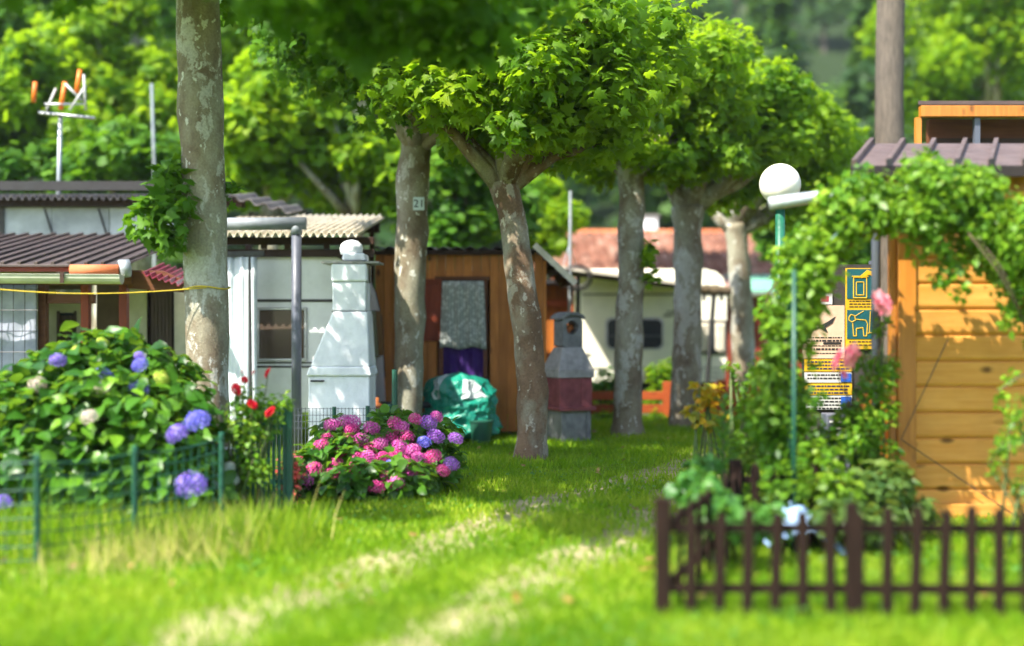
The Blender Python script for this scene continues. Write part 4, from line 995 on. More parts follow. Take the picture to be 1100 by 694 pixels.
mb = MB(); mb.bx(WX(652, Yv), WX(711, Yv), Yv-.04, Yv-.036, WZ(361.5, Yv), WZ(360.3, Yv)); mb.bx(WX(675, Yv), WX(676.5, Yv), Yv-.044, Yv-.041, WZ(374, Yv), WZ(343, Yv)); mb.build('glazing_bar', 'grey_metal', w)
w = window(c2, WX(751, Yv), WX(779, Yv), WZ(379, Yv), WZ(346, Yv), Yv, 'glass_dark', 'trim_dark')
curtain('curtain', WX(752, Yv), WX(761, Yv), WZ(378, Yv), WZ(347, Yv), Yv-.045, 'fibre', w, .01, 20); curtain('curtain', WX(768, Yv), WX(778, Yv), WZ(378, Yv), WZ(347, Yv), Yv-.045, 'fibre', w, .01, 20)
mb = MB(); mb.prism(roundrect(WX(693, Yv), WX(716, Yv), WZ(412, Yv), WZ(398, Yv), .06)[::-1], Yv-.03, Yv-.003); mb.build('wheel_cover', 'plum', c2)
mb = MB(); mb.bx(WX(627, Yv), WX(634, Yv), Yv-.016, Yv-.002, WZ(382, Yv), WZ(380, Yv)); mb.build('door_handle', 'trim_dark', c2)
text('lettering', 'A', .17, P(725, 335, Yv-.01), 'ink', c2, rot=(R(90), 0, 0))
mb = MB()
for k, py in enumerate((334.5, 337.5, 339.5)): mb.bx(WX(716-2*k, Yv), WX(722, Yv), Yv-.008, Yv-.002, WZ(py+.6, Yv), WZ(py-.4, Yv))
mb.build('logo_stripes', 'ink', c2)
for x in (WX(705, Yv),):
    mb = MB(); mb.tube([(x, Yv+.05, .3), (x, Yv+.25, .3)], .3, 24); mb.build('wheel', 'rubber', c2)
for x in (xl+.2, xr-.3):
    mb = MB(); mb.bar((x, Yv+.3, 0), (x, Yv+.3, zb), .06); mb.build('leg', 'black_metal', c2)
mb = MB(); mb.bx(xl+.1, xr-.2, Yv+.12, Yv+.16, .05, zb); mb.build('skirt', 'brown_beam', c2)
# flat awning over the cream caravan
aw = thing('flat_awning', 'thin flat awning roof on leaning black poles over the cream caravan', 'awning', (WX(700, 19.4), 19.4, 0))
Ya = 19.3
mb = MB(); a = P(603, 289, Ya); b = P(745, 308, Ya); mb.hexa([a, b, b+Vector((0, 2.6, .0)), a+Vector((0, 2.6, .0)), a+Vector((0, 0, .05)), b+Vector((0, 0, .05)), b+Vector((0, 2.6, .05)), a+Vector((0, 2.6, .05))]); mb.build('roof_sheet', 'fibre', aw)
mb = MB(); a = P(744, 316, Ya-.02); b = P(803, 318, Ya-.02); q = [a.lerp(b, i/16)+Vector((0, 0, .07)) for i in range(17)]; mb.tube(q, [.055+.018*random.random() for _ in q], 8, wob=.3); mb.build('rolled_mat', 'twig', aw)
mb = MB(); mb.bar(P(603, 293, Ya+.1), P(803, 316, Ya+.1), .05, .05); mb.build('beam', 'dark_beam', aw); mb = MB(); mb.bar(P(625, 296, Ya+2.2), P(790, 316, Ya+2.2), .05, .05); mb.build('beam', 'dark_beam', aw)
for (a, b, yy) in ((767, 757, Ya), (793, 784, Ya+.4), (621, 621, Ya+.2)):
    mb = MB(); mb.tube([P(a, 316 if a > 700 else 296, yy), (WX(b, yy), yy, 0)], .034, 8); mb.build('pole', 'black_metal', aw)
for px in (757, 776):
    mb = MB(); mb.bx(WX(px, Ya)-.02, WX(px, Ya)+.02, Ya+.05, Ya+.1, WZ(323, Ya), WZ(315, Ya)); mb.build('bracket', 'black_metal', aw)

# ------------------------------------------------------------------ tiled house behind
th = thing('tiled_house', 'house with pink clay tile roof and red brown board wall behind the cream caravan', 'house', (4.0, 29, 0))
Yt = 27.0
mb = MB(); xL, xR = WX(560, Yt), WX(900, Yt); z0, z1 = WZ(299, Yt), WZ(252, 31)
mb_r = MB(); ntx = int((xR-xL)/.22); nty = 13; per = 6
for j in range(nty):
    for i in range(ntx):
        vs = []; fs = []
        x0_, xw = xL+i*.22, .22
        for jj in (0, 1):
            t = (j+jj)/nty; yy = Yt+4*t; zz = z0+(z1-z0)*t+(.055 if jj == 0 else .0)
            for k in range(per+1):
                vs.append((x0_+xw*k/per, yy-(0.03 if jj == 0 else 0), zz+.085*math.sin(math.pi*k/per)**.8))
        for k in range(per): fs.append((k, k+1, per+1+k+1, per+1+k))
        base_i = len(vs)
        for k in range(per+1): v_ = vs[k]; vs.append((v_[0], v_[1], v_[2]-.06))
        for k in range(per): fs.append((base_i+k, base_i+k+1, k+1, k))
        mb_r.add(vs, fs)
rf = mb_r.build('roof', 'tiles', th)
mb = MB(); mb.hexa([(xL, Yt, z0-.06), (xR, Yt, z0-.06), (xR, 31, z1-.06), (xL, 31, z1-.06), (xL, Yt, z0-.01), (xR, Yt, z0-.01), (xR, 31, z1-.01), (xL, 31, z1-.01)]); mb.tube([(xL, 31, z1+.02), (xR, 31, z1+.02)], .1, 10); mb.build('ridge', 'terracotta', rf)
mb = MB(); mb.bx(xL+.3, xR-.3, 31.0, 35, 0, z1-.1); mb.bx(xL+.3, xR-.3, Yt+.6, Yt+.7, 0, z0-.02); mb.build('wall', 'cream_wall', th)
mb = MB(); zz = .1
while zz < WZ(322, 25): mb.bx(WX(745, 25), WX(900, 25), 25, 25.03, zz, zz+.125); zz += .13
mb.bx(WX(745, 25), WX(900, 25), 25.03, Yt+.6, 0, WZ(322, 25)-.05); mb.build('board_wall', 'redboard', th)
mb = MB(); mb.hexa([(WX(612, 24.6), 24.6, WZ(317, 24.6)), (WX(800, 24.6), 24.6, WZ(317, 24.6)), (WX(800, 24.6), 27, WZ(297, 27)), (WX(612, 24.6), 27, WZ(297, 27)), (WX(612, 24.6), 24.6, WZ(315, 24.6)), (WX(800, 24.6), 24.6, WZ(315, 24.6)), (WX(800, 24.6), 27, WZ(295.5, 27)), (WX(612, 24.6), 27, WZ(295.5, 27))])
for i in range(11): x = WX(625+16*i, 24.6); mb.bar((x, 24.6, WZ(315, 24.6)+.02), (x, 27, WZ(295.5, 27)+.02), .05, .04)
mb.build('lower_roof', 'pink_sheet', th)
mb = MB(); mb.corr((WX(801, 24.6), 24.6, WZ(313, 24.6)), (WX(900, 24.6)-WX(801, 24.6), 0, 0), (0, 2.4, WZ(295, 27)-WZ(313, 24.6)), 16, .025); mb.build('green_roof', 'green_sheet', th)
mb = MB(); gutter_half(mb, (WX(770, 24.5), 24.5, WZ(315, 24.5)), (WX(900, 24.5), 24.5, WZ(315, 24.5)), .07); mb.build('gutter', 'sign_white', th)
mb = MB(); mb.bx(WX(688, 31.5), WX(706, 31.5), 31.4, 31.8, z1-.2, WZ(233, 31.5)); ch = mb.build('chimney', 'white_paint', th, bevel=.02)
mb = MB(); mb.bx(WX(686, 31.5), WX(708, 31.5), 31.36, 31.84, WZ(233, 31.5), WZ(231, 31.5)); mb.build('chimney_cap', 'concrete_lt', ch)

# ------------------------------------------------------------------ orange rail fence
rfen = thing('rail_fence', 'low orange brown two rail wooden fence in front of the cream caravan', 'fence', (WX(717, 18.6), 18.6, 0))
Yr = 18.6
for px, w_, zt_ in ((632, 9, 416), (717, 10, 410), (775, 9, 408), (790, 5, 410), (806, 5, 412), (862, 9, 412)):
    mb = MB(); mb.bx(WX(px-w_/2, Yr), WX(px+w_/2, Yr), Yr-.06, Yr+.04, 0, WZ(zt_, Yr)); mb.build('post', 'fence_orange', rfen, bevel=.008)
for a, b in ((630, 712), (722, 771), (779, 862)):
    for z_ in (425, 439):
        mb = MB(); mb.bx(WX(a, Yr), WX(b, Yr), Yr-.03, Yr+.01, WZ(z_+4.5, Yr), WZ(z_-4.5, Yr)); mb.build('rail', 'fence_orange', rfen, bevel=.006)

# ------------------------------------------------------------------ shed on the right
SK = .31
shd = thing('garden_shed', 'orange pine plank shed with grey standing seam roof behind the climbing arch', 'shed', (4.6, 9.6, 0))
Ys = 9.0; xs0 = WX(965, Ys); xs1 = 7.0
mb = MB(); z = WZ(555, Ys)+.005; top = WZ(190, Ys); hgt = .178; i = 0
zlist = []
while z < top-.02:
    z2 = min(z+hgt, top)
    vs = []
    # shiplap plank: bevelled lower edge
    y0 = Ys+.02
    pr = [(y0+.02, z), (y0+.004, z+.018), (y0, z+.03), (y0, z2-.012), (y0+.012, z2-.002), (y0+.03, z2-.002), (y0+.03, z)]
    n = len(pr); vs = [(xs0+.12, a, b) for a, b in pr]+[(xs1, a, b) for a, b in pr]
    mb.add(vs, [tuple(range(n)), tuple(reversed(range(n, 2*n)))]+[(k, n+k, n+(k+1) % n, (k+1) % n) for k in range(n)])
    z = z2
mb.build('wall', 'shed_wood', shd)
mb = MB(); mb.bx(xs0+.10, xs1, Ys+.052, Ys+.07, .01, top); mb.bx(xs0+.02, xs0+.05, Ys+.1, Ys+1.1, .01, top, skew=SK); mb.bx(xs0+.36, xs1+.3, Ys+1.1, Ys+1.13, .01, top); mb.build('inner_wall', 'shed_wood', shd)
mb = MB(); mb.bx(xs0, xs0+.125, Ys-.004, Ys+.1, .01, top); mb.build('corner_post', 'shed_post', shd, bevel=.006)
mb = MB(); mb.bx(xs0-.045, xs0-.003, Ys+.03, Ys+.1, .01, top); mb.build('edge_board', 'shed_post', shd, bevel=.004)
mb = MB(); mb.bx(xs0-.03, xs1, Ys-.03, Ys+.0, .005, WZ(541, Ys)); mb.build('base_board', 'shed_wood', shd, bevel=.004)
mb = MB(); Ye = 8.72; ex0 = WX(915, Ye); z0, z1 = WZ(178, Ye), WZ(154, 9.55)
def rp(x, t, dz=0): return (x+.35*t, Ye+.83*t, z0+(z1-z0)*t+dz)
mb.hexa([rp(ex0, 0, -.02), rp(7.2, 0, -.02), rp(7.2, 1, -.02), rp(ex0, 1, -.02), rp(ex0, 0), rp(7.2, 0), rp(7.2, 1), rp(ex0, 1)], rnd=1)
x = ex0+.015
while x < 7.1:
    mb.bar(rp(x, 0, .02), rp(x, 1, .02), .032, .045); x += .228
mb.hexa([rp(ex0, 1, -.02), rp(7.2, 1, -.02), (7.9, 10.6, 2.3), (ex0+.75, 10.6, 2.3), rp(ex0, 1), rp(7.2, 1), (7.9, 10.6, 2.32), (ex0+.75, 10.6, 2.32)], rnd=.9)
rf = mb.build('roof', 'roof_grey', shd, bevel=.003)
mb = MB(); mb.bx(ex0-.01, 7.2, Ye-.03, Ye+.0, WZ(190, Ye), z0-.002); mb.build('fascia', 'roof_trim', rf, bevel=.003)
x = ex0+.243
ends = MB()
while x < 7.1: ends.bx(x-.02, x+.02, Ye-.036, Ye-.031, z0-.004, z0+.044); x += .228
ends.build('seam_end', 'ink', rf)
mb = MB(); x = WX(1030, Ys)
vs = []; n = 60; xa, xb = xs0+.1, xs1; zt_ = top+.0; 
lo = [(xa+(xb-xa)*i/120, top-.085-.025*abs(math.sin(i*.42))) for i in range(121)]
poly_v = [(x, Ys-.02, z) for x, z in lo]+[(x, Ys-.02, top) for x, z in lo]+[(x, Ys+.0, z) for x, z in lo]+[(x, Ys+.0, top) for x, z in lo]
m_ = 121; fs = []
for i in range(120): fs += [(i, i+1, m_+i+1, m_+i), (2*m_+i, 3*m_+i, 3*m_+i+1, 2*m_+i+1), (i, 2*m_+i, 2*m_+i+1, i+1)]
mb.add(poly_v, fs); mb.build('scalloped_trim', 'shed_post', shd)
mb = MB(); q = [P(1018, 365, 8.97), P(968, 472, 8.96), P(1100, 560, 8.97)]; mb.tube(q, .004, 5); tag(mb.build('guy_wire', 'black_metal'), 'thin dark wire crossing the pine shed wall', 'wire')
# grey rainwater chute from shed to lamp
mb = MB(); a = P(826, 219, 8.7); b = P(921, 205, 8.65); q = [a.lerp(b, i/6) for i in range(7)]; mb.tube(q, [.045, .044, .042, .04, .04, .038, .036], 14)
o = tag(mb.build('rain_pipe', 'zinc', None, smooth=True), 'pale metal rain pipe reaching left from the shed roof under the globe lamp', 'pipe')
mb = MB(); mb.tube([P(940, 190, 9.1), P(941, 250, 9.1), (WX(941, 9.3), 9.3, 0)], .032, 12); tag(mb.build('drain_pipe', 'grey_metal', None, smooth=True), 'grey upright drainpipe at the left corner of the pine shed', 'drainpipe')
mb = MB(); mb.tube([P(922, 192, 8.72), P(922, 212, 8.72)], .045, 12); tag(mb.build('pipe_outlet', 'grey_metal', None, smooth=True), 'short grey gutter outlet under the shed roof corner', 'gutter outlet')
# chalet behind
chl = thing('chalet', 'orange beamed chalet gable behind the grey shed roof', 'chalet', (5.5, 14, 0))
Yh = 13.5
mb = MB(); mb.bx(WX(998, Yh), 8.5, Yh, Yh+.1, 0, WZ(128, Yh)); mb.bx(WX(998, Yh), WX(998, Yh)+.1, Yh+.1, Yh+3, 0, WZ(128, Yh), skew=.36); mb.build('wall', 'brown_beam', chl)
mb = MB(); mb.bx(WX(972, Yh), 8.9, Yh-.55, Yh-.45, WZ(126, Yh-.5), WZ(114, Yh-.5)); mb.build('eaves_beam', 'shed_post', chl, bevel=.006)
mb = MB(); mb.hexa([(WX(972, Yh), Yh-.44, WZ(120, Yh)), (8.9, Yh-.44, WZ(120, Yh)), (9.9, Yh+3, WZ(120, Yh)+.1), (WX(972, Yh)+1.1, Yh+3, WZ(120, Yh)+.1), (WX(972, Yh), Yh-.44, WZ(116, Yh)), (8.9, Yh-.44, WZ(116, Yh)), (9.9, Yh+3, WZ(116, Yh)+.1), (WX(972, Yh)+1.1, Yh+3, WZ(116, Yh)+.1)]); mb.build('roof', 'roof_brown', chl)
for px, mt in ((987, 'shed_post'), (1050, 'grey_metal')):
    mb = MB(); mb.bx(WX(px-3, Yh-.5), WX(px+3, Yh-.5), Yh-.5, Yh-.44+.0, 0, WZ(126, Yh-.5)); mb.build('post', mt, chl)
mb = MB(); mb.bx(WX(1000, Yh), 8.5, Yh-.1, Yh-.003, WZ(160, Yh), WZ(150, Yh)); mb.build('beam', 'dark_beam', chl)

# ------------------------------------------------------------------ globe lamp
lp = thing('globe_lamp', 'white globe lamp on a green post behind the climbing arch', 'lamp', (WX(838, 12), 12, 0))
mb = MB(); mb.tube([(WX(838, 12), 12, 0), P(838, 222, 12)], .045, 16); mb.build('post', 'green_paint', lp, smooth=True)
mb = MB(); c = P(838, 198, 12); r = .19; prof = [(max(.001, r*math.sin(math.pi*i/24)), -r*math.cos(math.pi*i/24)) for i in range(25)]; mb.lathe(c, prof, 40); mb.build('globe', 'globe', lp, smooth=True)
mb = MB(); mb.lathe(P(838, 222, 12), [(.05, -.02), (.1, .0), (.11, .03), (.08, .045)], 24); mb.build('collar', 'trim_dark', lp, smooth=True)

# ------------------------------------------------------------------ notice board
nb = thing('notice_board', 'wooden notice board with teal and yellow pictogram signs beside the shed', 'notice board', (WX(903, 11), 11, 0))
Yn = 11.0
for px in (866, 938):
    mb = MB(); mb.bx(WX(px-2, Yn), WX(px+3, Yn), Yn+.03, Yn+.09, 0, WZ(280, Yn)); mb.build('post', 'grey_metal', nb, bevel=.004)
mb = MB(); mb.bx(WX(862, Yn), WX(945, Yn), Yn+.012, Yn+.028, WZ(475, Yn), WZ(284, Yn)); mb.build('backboard', 'trim_dark', nb)
def sgn(name, x0, x1, y0, y1, mat, par, d=0.0, th_=.008):
    m = MB(); m.bx(WX(x0, Yn), WX(x1, Yn), Yn-d-th_, Yn-d, WZ(y1, Yn), WZ(y0, Yn)); return m.build(name, mat, par)
S1 = sgn('pictogram_sign', 908, 942, 288, 375, 'sign_yellow', nb, 0, .01)
sgn('teal_field', 909.5, 940.5, 289, 321, 'sign_teal', S1, .0105, .004); sgn('teal_field', 909.5, 940.5, 333, 364, 'sign_teal', S1, .0105, .004)
def line(mb, pts, w=1.1):
    q = [P(a, b, Yn-.0155) for a, b in pts]
    for a, b in zip(q[:-1], q[1:]):
        mb.bar(a, b, .004, w*Yn/F, up=(0, 1, 0)) if False else mb.tube([a, b], w*Yn/F/2, 6)
mb = MB(); line(mb, [(917, 298), (917, 320), (931, 320), (931, 298), (917, 298)], 1.3); line(mb, [(920, 303), (920, 317), (928, 317), (928, 303), (920, 303)], 1.1); line(mb, [(915, 297), (933, 297)], 1.3)
mb.prism([(WX(923, Yn), WZ(297, Yn)), (WX(931, Yn), WZ(290, Yn)), (WX(940, Yn), WZ(293, Yn)), (WX(940, Yn), WZ(299, Yn)), (WX(933, Yn), WZ(295, Yn)), (WX(925, Yn), WZ(299, Yn))], Yn-.02, Yn-.0148); mb.build('bin_pictogram', 'sign_yellow', S1)
mb = MB(); line(mb, [(912, 341), (914, 338), (918, 339), (919, 344), (915, 346), (912, 344), (912, 341)]); line(mb, [(919, 343), (930, 344), (932, 348), (931, 361), (928, 361), (927, 352), (920, 353), (920, 361), (917, 361), (916, 347)]); line(mb, [(918, 340), (928, 334)], .8); line(mb, [(935, 334), (934, 357)], .9); line(mb, [(938, 334), (939, 357), (932, 358)], .9); mb.build('dog_pictogram', 'sign_yellow', S1)
mb = MB(); random.seed(3)
def words(mb, x0, x1, y, h=1.4, Y=Yn, d=.0125):
    x = x0
    while x < x1-1:
        w_ = random.uniform(1.5, 5); e = min(x+w_, x1); mb.bx(WX(x, Y), WX(e, Y), Y-d, Y-d+.002, WZ(y+h, Y), WZ(y, Y)); x = e+.9
for y in (323, 326, 329): words(mb, 912, 938, y, 1.1)
for y in (366.5, 370): words(mb, 912, 938, y, 1.2)
mb.build('small_print', 'ink', S1)
S2 = sgn('bird_poster', 862, 907, 328, 385, 'sign_beige', nb, 0, .008)
mb = MB()
for y, h in ((362, 1.3), (365, 2), (371, 1.1), (374, 2.2), (379, 1.1)): words(mb, 865, 904, y, h, d=.0105)
mb.bx(WX(884, Yn), WX(903, Yn), Yn-.0125, Yn-.0105, WZ(369.8, Yn), WZ(367.6, Yn)); mb.build('small_print', 'ink', S2)
mb = MB(); mb.prism([(WX(870, Yn), WZ(356, Yn)), (WX(880, Yn), WZ(350, Yn)), (WX(888, Yn), WZ(346, Yn)), (WX(897, Yn), WZ(340, Yn)), (WX(894, Yn), WZ(347, Yn)), (WX(886, Yn), WZ(352, Yn)), (WX(878, Yn), WZ(353, Yn))], Yn-.013, Yn-.0085); mb.prism([(WX(880, Yn), WZ(352, Yn)), (WX(886, Yn), WZ(351, Yn)), (WX(889, Yn), WZ(357, Yn)), (WX(886, Yn), WZ(356, Yn))], Yn-.0135, Yn-.009); mb.build('bird_drawing', 'ink', S2)
for (a, b, mt) in ((386, 399, 'sign_yellow'), (400, 411, 'sign_white'), (412, 424, 'sign_yellow'), (425, 440, 'sign_white')):
    o = sgn('text_sign', 864, 915, a, b, mt, nb, 0, .008)
    mb = MB(); y = a+2.0
    while y < b-2: words(mb, 867, 912, y, 1.6, d=.0105); y += 3.6
    mb.build('small_print', 'navy' if mt == 'sign_yellow' else 'ink', o)
    if mt == 'sign_white': sgn('blue_field', 903, 914, a+1, b-1, 'sign_blue', o, .0125, .002)
o = sgn('picture_card', 878, 894, 315, 327, 'sign_white', nb, 0, .006); sgn('picture', 882, 890, 318, 324, 'ink_red', o, .0065, .002)
# letter box
lb = thing('letter_box', 'small grey metal box with slots under the notice board', 'box', (WX(903, 10.4), 10.4, 0))
mb = MB(); mb.bx(WX(888, 10.4), WX(915, 10.4), 10.4, 10.6, 0, WZ(445, 10.4)); mb.build('body', 'grey_metal', lb, bevel=.01)
mb = MB()
for k in range(4): mb.bx(WX(891, 10.4), WX(912, 10.4), 10.39, 10.398, WZ(454+k*7, 10.4), WZ(452+k*7, 10.4))
mb.build('slot', 'sign_white', lb)
# wooden planter trellis right of board
tr = thing('planter_box', 'orange wooden planter box with arched rail at the shed corner', 'planter', (WX(950, 9.6), 9.6, 0))
mb = MB(); mb.bx(WX(932, 9.6), WX(963, 9.6), 9.6, 9.9, 0, WZ(425, 9.6)); mb.build('box', 'cabin_orange', tr, bevel=.005)
mb = MB(); q = [P(934+28*i/12, 424-8*math.sin(math.pi*i/12), 9.58) for i in range(13)]; mb.tube(q, .02, 8); mb.bx(WX(930, 9.6), WX(964, 9.6), 9.56, 9.6, WZ(411, 9.6), WZ(405, 9.6)); mb.bx(WX(959, 9.6), WX(964, 9.6), 9.6, 9.66, 0, WZ(300, 9.6)); mb.build('rail', 'fence_orange', tr)

# ------------------------------------------------------------------ climbing arch
ar = thing('garden_arch', 'green metal garden arch carrying the climbing plant', 'arch', (WX(852, 8), 8, 0))
AP = [(846, 560), (844, 500), (841, 440), (838, 380), (842, 330), (862, 285), (896, 250), (940, 226), (990, 216), (1040, 226), (1080, 252), (1108, 292), (1125, 350), (1130, 430)]
mbf = MB()
for yy in (8.15, 8.5):
    q = [(WX(852, 8.3), yy, 0)]+[(P(a, b, 8.3).x, yy, P(a, b, 8.3).z) for a, b in AP[1:]]+[(WX(1132, 8.3), yy, 0)]
    mbf = MB(); mbf.tube(q, .011, 10); mbf.build('hoop', 'green_plastic', ar, smooth=True)
mb = MB()
for a, b in AP[1:-1]: c = P(a, b, 8.3); mb.tube([(c.x, 8.15, c.z), (c.x, 8.5, c.z)], .009, 6)
mb.build('rung', 'green_paint', ar)
mb = MB(); mb.tube([(WX(853, 7.7), 7.7, 0), P(853, 290, 7.7)], .014, 10); tag(mb.build('stake', 'green_plastic', None, smooth=True), 'slender green stake in front of the arch foliage', 'stake')
vn = thing('climbing_plant', 'leafy climbing plant with yellowing leaves covering the green arch', 'climbing plant', (WX(850, 8.1), 8.1, 0))
blobs = []
rad = {0: .1, 1: .15, 2: .18, 3: .175, 4: .165, 5: .19, 6: .22, 7: .23, 8: .23, 9: .23, 10: .25, 11: .2, 12: .15, 13: .1}
for i in range(len(AP)-1):
    for k in range(6):
        u = k/6; a = P(*AP[i], 8.3).lerp(P(*AP[i+1], 8.3), u); r = (rad[i]*(1-u)+rad[i+1]*u)*.98
        for m_ in range(2):
            o_ = Vector((random.uniform(-1, 1), random.uniform(-1, 1), random.uniform(-1, 1)))*r*.6; rr = r*random.uniform(.5, .85)
            blobs.append((a.x+o_.x, a.y-.04+o_.y*1.7, a.z+o_.z+(.03 if 5 < i < 11 else 0), rr, rr, rr))
# outliers and hanging sprays
for px, py, r in ((1000, 262, .14), (1024, 282, .1), (1030, 312, .07), (985, 205, .12), (1070, 270, .2), (1090, 305, .16), (1085, 345, .06), (1060, 200, .1), (940, 212, .1), (826, 430, .13), (822, 400, .1), (815, 460, .08), (874, 395, .05), (878, 428, .06), (868, 350, .06), (872, 480, .08), (835, 500, .14), (870, 520, .12), (1085, 405, .05), (1075, 430, .05), (1095, 470, .07), (1078, 480, .05), (1010, 300, .06), (1100, 250, .2)):
    c = P(px, py, 8.15); blobs.append((c.x, c.y, c.z, r, r, r*1.1))
n = 20500
pos, d, idx = blobpts(blobs, n, .5)
tone = RNG.random(len(blobs))[idx]*.4+RNG.random(n)**1.6*.6
leafmesh('foliage', 'small', pos, leafnorm(d, n, .6, .6, .6), RNG.uniform(.035, .088, n), 'vine_leaf', vn, rnd=tone)
mb = MB(); random.seed(5)
for k in range(26):
    i = random.randrange(0, len(AP)-3); q = []
    off = Vector((random.uniform(-.12, .12), random.uniform(-.15, .2), random.uniform(-.1, .1)))
    for j in range(4): a = P(*AP[i+j], 8.3); q.append(a+off+Vector((random.uniform(-.05, .05), random.uniform(-.05, .05), random.uniform(-.05, .05))))
    mb.tube(q, random.uniform(.004, .012), 5)
for px, py, qx, qy in ((1040, 250, 1100, 345), (1050, 255, 1095, 330), (1100, 440, 1062, 500), (1110, 400, 1072, 420)): mb.tube([P(px, py, 7.95), P((px+qx)/2+3, (py+qy)/2-5, 7.93), P(qx, qy, 7.9)], .006, 5)
mb.build('stem', 'twig', vn, smooth=True)

# ------------------------------------------------------------------ flowers
def floret_ball(name, mat, n=110, R0=1.0, flat=.8):
    """head of four-petalled florets, unit radius"""
    pos = []; ax = []; nr = []
    for i in range(n):
        z = 1-1.75*(i+.5)/n; a = i*2.39996; r = math.sqrt(max(0, 1-z*z)); dv = np.array([r*math.cos(a), r*math.sin(a), z])
        dv2 = dv*(1+.07*RNG.normal()); t = unit(np.cross(dv, RNG.normal(size=3))); b = np.cross(dv, t)
        for k in range(4):
            an = k*math.pi/2; pos.append(dv2*np.array([1, 1, flat])); ax.append(t*math.cos(an)+b*math.sin(an)); nr.append(dv+.3*(t*math.cos(an)+b*math.sin(an))*-1)
    pos = np.array(pos); m = len(pos)
    tone = np.repeat(RNG.random(n), 4)
    o = leafmesh(name, 'small', pos, np.array(nr), .165, mat, None, axis=np.array(ax), rnd=tone, width=.26)
    me = o.data
    # centre the data on the head
    c = np.array(o.location); co = np.empty(len(me.vertices)*3, np.float32); me.vertices.foreach_get('co', co); co = co.reshape(-1, 3)+c
    me.vertices.foreach_set('co', co.astype(np.float32).ravel()); me.update()
    bpy.data.objects.remove(o); return me
HEAD = {k: floret_ball('flower_head', v) for k, v in dict(blue='fl_blue', violet='fl_violet', iris='fl_iris', pink='fl_pink', mauve='fl_mauve', pale='fl_pale', lime='fl_lime', white='fl_white').items()}
def rose_mesh(mat, layers=5):
    pos, ax, nr, sz = [], [], [], []
    for L_ in range(layers):
        k = 4+L_*2; tilt = .15+L_*.28
        for i in range(k):
            a = 2*math.pi*i/k+L_*.7; out = np.array([math.cos(a), math.sin(a), 0])
            pos.append(out*(.12+.11*L_)+np.array([0, 0, -.35+.02*L_])); d = out*math.sin(tilt)+np.array([0, 0, math.cos(tilt)]); ax.append(d); nr.append(-out*math.cos(tilt)+np.array([0, 0, math.sin(tilt)])+RNG.normal(size=3)*.1); sz.append(.95+.05*L_)
    o = leafmesh('rose', 'ovate', np.array(pos), np.array(nr), np.array(sz), mat, None, axis=np.array(ax), width=np.array(sz)*1.1)
    me = o.data; c = np.array(o.location); co = np.empty(len(me.vertices)*3, np.float32); me.vertices.foreach_get('co', co); co = co.reshape(-1, 3)+c
    me.vertices.foreach_set('co', co.astype(np.float32).ravel()); me.update(); bpy.data.objects.remove(o); return me
ROSE = {'red': rose_mesh('rose_red'), 'pink': rose_mesh('rose_pink')}

def bush(name, label, cat, blobs, n, lsize, mat, tk='ovate', stems=14, up=.8, shell=.35, base=None, group=None, stem='green_stem'):
    B = np.array(blobs); c = B[:, :3].mean(0) if base is None else base
    t = thing(name, label, cat, (c[0], c[1], 0), group)
    pos, d, idx = blobpts(blobs, n, shell); k = pos[:, 2] > .03; pos, d, idx = pos[k], d[k], idx[k]; n = len(pos)
    nr = leafnorm(d, n, up, .45, .42)
    ax = d*1.0+RNG.normal(size=(n, 3))*.5; ax[:, 2] *= .4
    leafmesh('foliage', tk, pos, nr, RNG.uniform(lsize[0], lsize[1], n), mat, t, axis=ax, rnd=np.clip(RNG.random(n)**1.25*.75+.35*(RNG.random(len(B))[idx]-.3), 0, 1))
    mb = MB()
    for i in range(stems):
        b = random.choice(blobs); s = Vector((c[0]+random.uniform(-1, 1)*(B[:, 0].std()+.1), c[1]+random.uniform(-.12, .12), 0)); e = Vector(b[:3])
        mb.tube([s, s.lerp(e, .5)+Vector((0, 0, .05)), e], [.012, .009, .005], 6)
    mb.build('stem', stem, t, smooth=True); return t
def head(t, kind, px, py, Y, r):
    c = P(px, py, Y); share('flower_head', HEAD[kind], t, c, (random.uniform(-.3, .3)+.35, random.uniform(-.3, .3), random.uniform(0, 6)), r)

# big blue hydrangea at left
hyb = []
for px, py, Y, r in ((20, 430, 9.2, .38), (10, 480, 9.0, .36), (60, 400, 9.3, .32), (100, 385, 9.4, .34), (130, 378, 9.5, .30), (165, 400, 9.4, .32), (198, 415, 9.3, .18), (60, 450, 8.9, .4), (110, 440, 8.9, .42), (160, 445, 8.9, .4), (195, 470, 8.9, .27), (100, 500, 8.8, .42), (40, 500, 8.8, .4), (160, 500, 8.8, .4), (195, 510, 8.8, .3), (-30, 450, 9.2, .42), (-60, 480, 9.2, .4), (120, 372, 9.6, .22), (-20, 520, 8.9, .35)):
    c = P(px, py+8, Y); hyb.append((c.x, c.y, c.z, r, r, r*.8))
hb = bush('hydrangea_bush', 'large leafy hydrangea with blue and violet heads, left of the nearest plane tree', 'hydrangea', hyb, 5600, (.075, .165), 'hedge_leaf', base=P(100, 560, 9.2), stems=26)
for kd, px, py, Y, r in (('blue', 110, 404, 8.98, .075), ('blue', 148, 418, 8.9, .07), ('blue', 150, 392, 9.0, .055), ('blue', 212, 452, 8.55, .082), ('iris', 190, 466, 8.52, .07), ('pale', 96, 448, 8.45, .055), ('pale', 40, 413, 8.8, .06), ('iris', 62, 387, 9.0, .055), ('iris', 205, 521, 8.2, .095), ('pale', 110, 415, 8.75, .055), ('lime', 82, 376, 9.05, .035), ('lime', 174, 406, 8.85, .055), ('lime', 110, 368, 9.3, .045), ('iris', 2, 540, 8.3, .06), ('iris', 150, 383, 9.2, .04)):
    head(hb, kd, px, py, Y, r)

